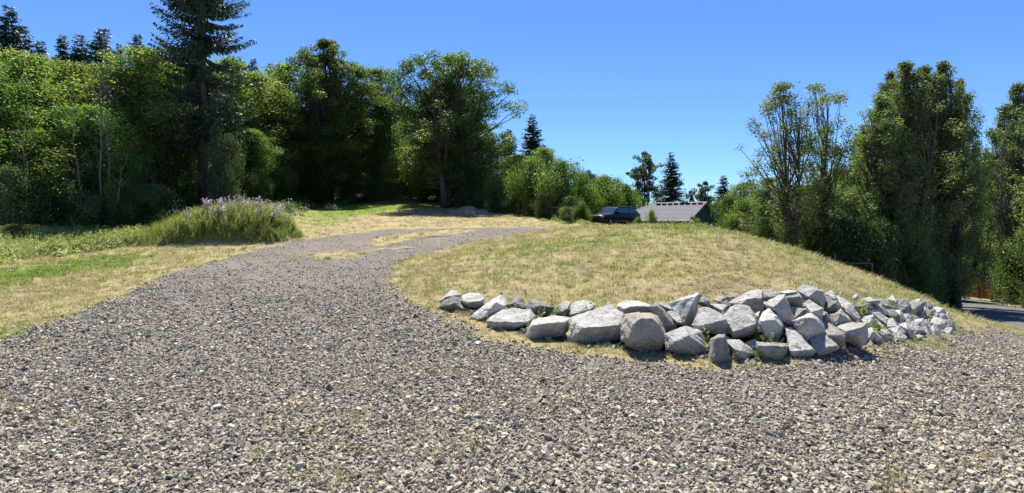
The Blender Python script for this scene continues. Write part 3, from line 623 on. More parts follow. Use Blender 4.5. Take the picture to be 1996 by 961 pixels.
boulder(6, 9.8, [(510, 500), (590, 470), (670, 560), (690, 630), (590, 670), (510, 600)], [(520, 570), (650, 560)], 'stone with white top and dark hexagonal front in the rubble')
boulder(6, 8.8, [(400, 650), (540, 680), (600, 780), (500, 820), (440, 760)], [(440, 680)], 'dark greenish stone low at the foot of the rubble', 'rock_dark')
boulder(6, 8.3, [(220, 640), (300, 610), (380, 700), (430, 750), (330, 830), (230, 760)], [(240, 740), (310, 640)], 'white stone with dark left side next to the big squared block')
boulder(6, 9.4, [(570, 690), (690, 650), (770, 720), (760, 780), (680, 790), (590, 740)], [(685, 770)], 'pale flat stone lowest in the middle of the rubble')
boulder(6, 10.3, [(690, 560), (790, 540), (880, 620), (880, 720), (830, 790), (770, 650)], [(800, 600), (850, 740)], 'cracked pale stone above the lowest flat one')
boulder(6, 10.9, [(790, 540), (880, 520), (950, 590), (900, 660), (820, 600)], [(870, 580)], 'pale stone leaning over the cracked one')
boulder(6, 11.5, [(880, 570), (960, 570), (1030, 620), (960, 680), (890, 720)], [(950, 620)], 'grey stone left of the reddish streak in the rubble')
boulder(6, 11.2, [(890, 720), (960, 690), (1020, 710), (960, 770), (890, 760)], [(950, 730)], 'reddish flat stone at the foot of the rubble', 'rock_pink')
boulder(6, 12.2, [(1020, 580), (1080, 560), (1140, 620), (1110, 730), (1050, 680)], [(1100, 700)], 'upright white slab at the foot near the right end of the rubble')
boulder(6, 13, [(1130, 620), (1180, 560), (1240, 620), (1260, 700), (1180, 740), (1140, 700)], [(1180, 650)], 'stone with dark arch at the foot of the right end of the rubble')
# the tumbled small stones that close the rockery on the right: nothing tells them apart
tail = [(830, 250), (1040, 205), (1240, 300), (1390, 400), (1475, 590), (1390, 680), (1250, 640), (1130, 590), (980, 570), (780, 530), (740, 400)]
tp = np.array(tail, float); placed = []; rr = random.Random(3)
for _ in range(6000):
    x = rr.uniform(700, 1480); y = rr.uniform(200, 700)
    if not in_poly(np.array([x]), np.array([y]), tail)[0]: continue
    rad = np.interp(x, [750, 1100, 1450], [66, 50, 37]) * rr.uniform(0.6, 1.55)
    if all((x - a) ** 2 + ((y - b) * 1.1) ** 2 > (0.80 * (rad + c)) ** 2 for a, b, c in placed): placed.append((x, y, rad))
ORD = 'first second third fourth fifth sixth seventh eighth ninth tenth eleventh twelfth thirteenth fourteenth fifteenth sixteenth seventeenth eighteenth nineteenth twentieth'.split()
rows = {0: [], 1: [], 2: []}
for q in placed: rows[min(2, max(0, int((q[1] - np.interp(q[0], [740, 1100, 1400], [240, 270, 400])) / 110)))].append(q)
tail_label = {}
for rk, nm_ in ((0, 'top'), (1, 'middle'), (2, 'lowest')):
    for i, q in enumerate(sorted(rows[rk], key=lambda q: -q[0])): tail_label[q] = '%s angular stone, %s from the right in the %s row of the tumbled end' % ('larger' if q[2] > 48 else 'small', ORD[min(i, 19)], nm_)
for (x, y, rad) in placed:
    d = hit(1660 + x / 7.39, 560 + y / 7.39)[1]; d = min(max(d, 10.5), 17.5)
    k = rr.randint(6, 8); a0 = rr.uniform(0, 6.28); ol = []
    for i in range(k):
        a = a0 + i * 6.283 / k; q = rad * 1.4 * rr.uniform(0.75, 1.2); ol.append((x + math.cos(a) * q, y + math.sin(a) * q * 0.9))
    boulder(6, d, ol, [(x + rr.uniform(-.3, .3) * rad, y + rr.uniform(-.2, .5) * rad)], tail_label[(x, y, rad)], 'rock' if rr.random() < .55 else 'rock_dark', group='small stones closing the rockery on the right')
# stones wedged in the gaps of the right half
big = [(CX + F * o.location.x / o.location.y, HY + F * (EYE - o.location.z) / o.location.y, o['label']) for o in COL.objects if o.name.startswith('boulder') and not o['group'].startswith('small')]
wedge = []; gap = [(1395, 600), (1480, 575), (1590, 570), (1640, 588), (1700, 592), (1780, 598), (1800, 625), (1780, 655), (1700, 664), (1640, 680), (1560, 690), (1480, 690), (1400, 690)]
for _ in range(3000):
    px = rr.uniform(1395, 1800); py = rr.uniform(570, 690)
    if not in_poly(np.array([px]), np.array([py]), gap)[0] or len(wedge) > 60: continue
    rad = rr.uniform(8, 14)
    if all((px - a) ** 2 + (py - b) ** 2 > (0.9 * (rad + c)) ** 2 for a, b, c in wedge): wedge.append((px, py, rad))
for (px, py, rad) in wedge:
    d = hit(px, py)[1]; k = rr.randint(5, 7); a0 = rr.uniform(0, 6.28); x = (px - 1660) * 7.39; y = (py - 560) * 7.39; q0 = rad * 7.39
    ol = [(x + math.cos(a0 + i * 6.283 / k) * q0 * rr.uniform(.75, 1.25), y + math.sin(a0 + i * 6.283 / k) * q0 * rr.uniform(.6, 1.0)) for i in range(k)]
    b = min(big, key=lambda q: (q[0] - px) ** 2 + (q[1] - py) ** 2); dx, dy = px - b[0], py - b[1]
    side = ('to the right of' if dx > 0 else 'to the left of') if abs(dx) > abs(dy) else ('under' if dy > 0 else 'above'); lb = 'little stone wedged %s the %s' % (side, b[2])
    if len(lb.split()) > 16: lb = 'little stone wedged %s the %s' % (side, ' '.join(re.split(r' (?:with|beside|below|lying|in|of|at|under|between|right|next) ', b[2])[0].split()))
    boulder(6, d, ol, [(x, y + q0 * .2)], lb, 'rock' if rr.random() < .6 else 'rock_dark', group='small stones wedged between the boulders')

# fist-sized bits lodged between the boulders: one mass of rubble
rb_p, rb_r, rb_s = [], [], []
for (px0, py0, px1, py1, dmin) in [(870, 606, 960, 640, 0), (960, 636, 1110, 668, 0), (1110, 672, 1300, 690, 0), (1300, 690, 1480, 712, 0), (1480, 706, 1640, 692, 0), (1640, 692, 1780, 665, 0), (1780, 665, 1858, 632, 0)]:
    for i in range(45):
        t = rr.random(); px = px0 + (px1 - px0) * t; py = py0 + (py1 - py0) * t + rr.gauss(-8, 9); h_ = hit(px, py); s = rr.uniform(0.015, 0.055)
        rb_p.append((h_[0], h_[1], gz(*h_) + s * .3)); rb_r.append((rr.uniform(-.5, .5), rr.uniform(-.5, .5), rr.uniform(0, 6))); rb_s.append((s, s, s))
kx = rg.uniform(-1, 12, 4000); ky = rg.uniform(5.5, 18, 4000); k = (wall_w(kx, ky) > .3) & (rg.uniform(size=4000) < np.where(ky > 9, .12, .3)); kx, ky = kx[k], ky[k]; rock_gaps = (kx, ky)
rub = src_collection('rubble_stone', [hull_mesh('rubble_stone', [tuple(v.co) for v in m.vertices], M['rock']) for m in stone_meshes[:6]])
scatter('rubble', rb_p, rb_r, rb_s, [i % 6 for i in range(len(rb_p))], rub, 'small broken stones lodged at the foot of the rockery', 'stones')

# ------------------------------------------------------------------ trees
def unit(v): return v / (np.linalg.norm(v, axis=-1, keepdims=True) + 1e-9)
def leaf_quads(C, N, size, r, aspect=0.62):
    n = len(C); N = unit(N); A = unit(np.cross(N, unit(r.normal(size=(n, 3))))); B = np.cross(N, A)
    s = np.asarray(size).reshape(-1, 1) * np.ones((n, 1)); V = np.empty((n, 4, 3))
    V[:, 0] = C - A * s * .5; V[:, 1] = C + B * s * aspect * .5 + N * s * .08; V[:, 2] = C + A * s * .5; V[:, 3] = C - B * s * aspect * .5 + N * s * .08
    return V.reshape(-1, 3), np.arange(n * 4).reshape(n, 4)
PROF = {
    'round': ([0, .1, .3, .55, .8, .93, 1.0], [.6, .82, .98, 1.0, .82, .56, .2]),
    'maple': ([0, .12, .3, .5, .72, .88, 1.0], [.55, .85, 1.0, .92, .72, .45, .10]),
    'column': ([0, .1, .3, .6, .85, 1.0], [.75, .9, 1.0, .92, .62, .2]),
    'open': ([0, .15, .4, .7, .9, 1.0], [.3, .7, .95, .95, .6, .15]),
    'dome': ([0, .1, .3, .6, .85, .95, 1.0], [.5, .8, 1.0, 1.0, .86, .62, .3]),
    'shrub': ([0, .15, .4, .7, .9, 1.0], [.85, 1.0, 1.0, .8, .5, .15])}
def broadleaf(seed, H, R, cb, ncl, nleaf, leaf, mat, prof='round', cr=0.2, trunks=((0, 0, 1.0, 0, 0),), tr=0.25, outer=0.42, limbs=0.6, bark='bark', flat=0.7, lobe=0.22, jitter=0.0, rise=0.0):
    """returns (trunk mesh, crown mesh, H, R)"""
    r = np.random.default_rng(seed); xs, ys = PROF[prof]
    t = r.uniform(0, 1, ncl) ** 0.92; ang = r.uniform(0, 2 * np.pi, ncl); ph = r.uniform(0, 6.28, 3)
    lob = 1 + lobe * np.sin(3 * ang + ph[0] + 4 * t) + lobe * 0.7 * np.sin(5 * ang + ph[1] - 6 * t)
    rad = R * np.interp(t, xs, ys) * lob * r.uniform(0, 1, ncl) ** outer
    zc = H * (cb + (1 - cb) * t); rc = cr * R * r.uniform(0.6, 1.35, ncl) * np.interp(t, [0, .7, 1], [1.05, 1, .6])
    zc = np.minimum(zc, H - rc * 0.5)
    C = np.stack([np.cos(ang) * np.maximum(rad - rc * .6, 0), np.sin(ang) * np.maximum(rad - rc * .6, 0), zc], 1)
    k = r.choice(ncl, nleaf, p=rc ** 2 / (rc ** 2).sum()); D = unit(r.normal(size=(nleaf, 3))); D[:, 2] += 0.15
    pos = C[k] + D * rc[k][:, None] * (r.uniform(0, 1, (nleaf, 1)) ** 0.35) * np.array([1, 1, flat])
    if rise > 0:
        up = np.stack([np.cos(ang) * .3, np.sin(ang) * .3, np.full(ncl, .9)], 1)[k]; pos += up * (rc[k] * rise * r.uniform(-1, 1.3, nleaf) ** 1)[:, None]
        pos[:, 2] = np.minimum(pos[:, 2], H * (1.0 - 0.02 * r.uniform(0, 1, nleaf)))
    pos += r.normal(0, 0.18 * leaf + jitter, (nleaf, 3)); pos[:, 2] = np.maximum(pos[:, 2], 0.05)
    N = D + np.array([0, 0, 0.32]) + r.normal(0, 0.6, (nleaf, 3))
    V, Q = leaf_quads(pos, N, leaf * r.uniform(0.6, 1.35, nleaf), r)
    clr = np.clip(r.uniform(0, 1, ncl)[k] * 0.45 + r.uniform(0, 1, nleaf) * 0.55, 0, 1)
    crown = np_mesh('crown', V, Q, M[mat], clr)
    mb = MB(); tops = []
    for (tx, ty, th, lx, ly) in trunks:
        pts = []; rads = []; n = 9; ht = H * 0.93 * th
        for i in range(n):
            u = i / (n - 1); w = 0.02 * H * math.sin(u * 5 + seed + tx)
            pts.append((tx + lx * u + w * .5, ty + ly * u + w * .3, u * ht - 0.3 * (i == 0))); rads.append(tr * (1 - u) ** 0.85 * (1.35 if i == 0 else 1) + 0.012)
        mb.tube(pts, rads, 7); tops.append((pts, rads))
    for i in range(ncl):
        if r.uniform() > limbs: continue
        pts, rads = tops[int(r.integers(len(tops)))]
        zt = C[i, 2] * r.uniform(0.45, 0.8); j = min(int(zt / (pts[-1][2] + 1e-6) * 8), 7); u = zt / (pts[-1][2]) * 8 - j; u = min(max(u, 0), 1)
        a = np.array(pts[j]) * (1 - u) + np.array(pts[j + 1]) * u; e = C[i]; mid = (a + e) / 2 + np.array([0, 0, -0.06 * np.linalg.norm(e - a)]) + r.normal(0, .03 * R, 3)
        r0 = min(rads[j] * 0.5, 0.018 * np.linalg.norm(e - a) + 0.01); mb.tube([a, mid, e], [r0, r0 * .65, r0 * .2 + 0.004], 4, False)
    return mb.mesh('trunk', M[bark], True), crown, H, R

def conifer(seed, H, R, cb, nwh, per, spray, mat, tr=0.3, power=0.85, droop=0.35, dens=14, gap=0.15, bark='bark', curl=0.25, hang=0.0):
    r = np.random.default_rng(seed); pos = []; nrm = []; ax = []; sz = []; br = MB(); clr = []
    br.tube([(0, 0, -0.3), (0, 0, H * .5), (0.02 * R, 0, H * .985)], [tr * 1.25, tr * .6, 0.015], 8)
    for w in range(nwh):
        u = (w + r.uniform(-.4, .4)) / nwh; u = min(max(u, 0), 0.995); z = H * (cb + (1 - cb) * u)
        for b in range(per):
            if r.uniform() < gap: continue
            L = R * ((1 - u) ** power * r.uniform(0.6, 1.12) + 0.03); a = r.uniform(0, 6.283); L *= np.interp(u, [0, .12, .25], [.75, .95, 1])
            z = H * (cb + (1 - cb) * min(max((w + r.uniform(-2.2, 2.2)) / nwh, 0), .995)); o = np.array([math.cos(a), math.sin(a), 0.0]); n = max(3, int(dens * L / R) + 2); prev = None; pts = []
            dr = droop * r.uniform(.6, 1.3) * (1 - u * 0.9)
            for i in range(n):
                s = (i + .5) / n; p = np.array([0, 0, z]) + o * L * s + np.array([0, 0, L * (-dr * s + (dr * curl + 0.22 * u) * s * s * 1.6)])
                pts.append(p)
            if L > 0.25 * R: br.tube([np.array([0, 0, z]), pts[len(pts) // 2], pts[-1]], [0.02 * L + 0.01, 0.012 * L + .006, 0.004], 3, False)
            side = np.array([-o[1], o[0], 0])
            cc = r.uniform()
            for i, p in enumerate(pts):
                s = (i + .5) / n; wd = (1 - s * 0.75) * (0.35 + .65 * min(1, s * 3))
                for sg in (-1, 1, 0):
                    q = p + side * sg * L * 0.10 * wd * r.uniform(.4, 1.6); dirv = o * (0.75) + side * sg * r.uniform(.5, 1.1) + np.array([0, 0, -0.25 - hang * r.uniform(0, 1.6)]) + r.normal(0, .18, 3)
                    pos.append(q + unit(dirv) * spray * .35); ax.append(unit(dirv)); sz.append(spray * r.uniform(.6, 1.25) * (0.55 + 0.45 * wd) * min(1.0, 0.3 + L / (0.4 * R))); clr.append(cc * .4 + r.uniform() * .6)
    pos = np.array(pos); ax = np.array(ax); sz = np.array(sz)[:, None]
    up = unit(np.array([0, 0, 0.7]) + r.normal(0, .8, ax.shape)); B = unit(np.cross(ax, up))
    V = np.empty((len(pos), 4, 3)); V[:, 0] = pos - ax * sz * .5; V[:, 1] = pos + B * sz * .21 - ax * sz * .1; V[:, 2] = pos + ax * sz * .55; V[:, 3] = pos - B * sz * .21 - ax * sz * .1
    crown = np_mesh('crown', V.reshape(-1, 3), np.arange(len(pos) * 4).reshape(-1, 4), M[mat], clr)
    return br.mesh('trunk', M[bark], True), crown, H, R

K = {}
K['maple_a'] = broadleaf(1, 20, 6.2, 0.12, 440, 90000, 0.20, 'leaf_maple', 'maple', 0.15, ((0, 0, 1, 0, 0), (0.5, 0.3, .8, 1.6, .5), (-.4, .2, .75, -1.6, 0)), 0.42, 0.40, 0.8)
K['maple_b'] = broadleaf(2, 18, 6.6, 0.15, 420, 90000, 0.20, 'leaf_maple_dark', 'dome', 0.155, ((-.8, 0, .95, -.8, 0), (.7, .2, .98, .9, .3), (1.7, .6, .8, 2.4, .6)), 0.36, 0.38, 0.9)
K['wood_a'] = broadleaf(3, 15, 3.0, 0.02, 360, 52000, 0.155, 'leaf_bright', 'column', 0.23, tr=0.16, outer=0.5, limbs=.5, flat=1.0, jitter=.09, rise=.7)
K['wood_b'] = broadleaf(4, 15, 3.0, 0.08, 340, 52000, 0.155, 'leaf_bright', 'round', 0.23, tr=0.17, outer=0.5, limbs=.5, flat=1.0, jitter=.09, rise=.7)
K['wood_c'] = broadleaf(5, 15, 3.0, 0.02, 340, 48000, 0.16, 'leaf_maple', 'round', 0.23, ((0, 0, 1, .4, 0), (.4, .3, .8, 1.2, .2)), tr=0.15, outer=0.5, limbs=.5, flat=1.0, jitter=.09, rise=.7)
K['alder'] = broadleaf(6, 12, 1.9, 0.20, 120, 15000, 0.10, 'leaf_cotton', 'round', 0.19, ((0, 0, 1, .1, 0), (.15, .2, .9, .6, .2)), tr=0.085, outer=0.42, limbs=.8, lobe=0.35, jitter=.05, rise=.45, flat=.9)
K['alder_b'] = broadleaf(7, 12, 1.9, 0.25, 110, 13000, 0.10, 'leaf_cotton', 'round', 0.19, ((0, 0, 1, .8, 0),), tr=0.095, outer=0.42, limbs=.8, lobe=0.35, jitter=.05, rise=.45, flat=.9)
K['cotton_a'] = broadleaf(8, 14, 2.1, 0.06, 380, 60000, 0.105, 'leaf_cotton', 'maple', 0.16, ((0, 0, 1, 0, 0), (.4, .2, .9, .6, 0)), tr=0.20, outer=0.42, limbs=.5, lobe=.35, jitter=.05, rise=.9)
K['cotton_b'] = broadleaf(9, 14, 2.1, 0.05, 420, 60000, 0.105, 'leaf_cotton', 'maple', 0.15, ((0, 0, 1, -.3, 0), (-.4, .3, .95, .3, .3), (.4, -.2, .9, .8, .1)), tr=0.17, outer=0.42, limbs=.5, lobe=.35, jitter=.05, rise=.9)
K['birch'] = broadleaf(10, 13, 1.9, 0.22, 190, 26000, 0.13, 'leaf_cotton', 'maple', 0.19, ((0, 0, 1, .3, 0), (-.4, .2, .85, -.8, .2)), tr=0.10, outer=0.42, limbs=.7, bark='bark_pale', lobe=.35, jitter=.05, rise=.6)
K['shrub_a'] = broadleaf(11, 4, 2.6, 0.0, 80, 20000, 0.14, 'leaf_maple', 'shrub', 0.29, ((0, 0, .7, .3, 0), (.3, .1, .7, .8, .2), (-.3, 0, .7, -.7, 0)), tr=0.05, outer=0.6, limbs=.6, flat=.9, lobe=.4, jitter=.13, rise=.6)
K['shrub_b'] = broadleaf(12, 4, 2.6, 0.0, 80, 20000, 0.14, 'leaf_pale', 'shrub', 0.29, ((0, 0, .7, .3, 0), (.3, .1, .7, .8, .2)), tr=0.05, outer=0.6, limbs=.6, flat=.9, lobe=.4, jitter=.13, rise=.6)
K['shrub_c'] = broadleaf(13, 4, 2.6, 0.0, 80, 20000, 0.14, 'leaf_dark', 'shrub', 0.29, ((0, 0, .7, .3, 0), (.3, .1, .7, .8, .2)), tr=0.05, outer=0.6, limbs=.6, flat=.9, lobe=.4, jitter=.13, rise=.6)
K['poplar'] = broadleaf(14, 10, 2.4, 0.05, 120, 11000, 0.20, 'leaf_dark', 'open', 0.20, ((0, 0, 1, .2, 0), (.4, .3, .95, .9, .2), (-.4, 0, .9, -1.0, 0)), tr=0.13, outer=0.5, limbs=.95, lobe=.3)
K['fir_big'] = conifer(21, 34, 4.4, 0.14, 78, 8, 0.42, 'needle', 0.36, 0.42, 0.5, 30, 0.10, curl=0.7, hang=1.2)
K['fir_a'] = conifer(22, 16, 3.6, 0.04, 62, 10, 0.46, 'needle', 0.2, 0.85, 0.5, 12, 0.10, hang=.6)
K['fir_b'] = conifer(23, 26, 5.0, 0.03, 80, 9, 0.75, 'needle_far', 0.3, 0.8, 0.55, 9, 0.1, hang=.5)
K['fir_c'] = conifer(24, 26, 5.0, 0.05, 76, 9, 0.75, 'needle_far', 0.3, 0.72, 0.65, 9, 0.15, hang=.6)

KNAME = {'fir': 'fir_tree', 'shrub': 'shrub', 'maple': 'maple_tree', 'alder': 'alder_tree', 'cotton': 'cottonwood_tree', 'birch': 'birch_tree', 'poplar': 'poplar_tree', 'wood': 'broadleaf_tree'}
def plant(kind, px, top, wpx, d, label, group=None, rz=None, base=None, at=None):
    tm, cm, H, R = K[kind]; x = (px - CX) * d / F; y = d
    zb = gz(x, y) - 0.1 if base is None else base; w = wpx * d / F; zt = EYE - (top - HY) * (d - (0 if kind.startswith('fir') else 0.18 * w)) / F
    o = empty(KNAME[kind.split('_')[0]], (x, y, zb), rnd.uniform(0, 6.28) if rz is None else rz)
    o.scale = (w / (2 * R), w / (2 * R), max(zt - zb, 0.5) / H)
    t = link('trunk', tm, o); c = link('crown', cm, o)
    return tag(o, label, 'shrub' if kind.startswith('shrub') else 'tree', group)

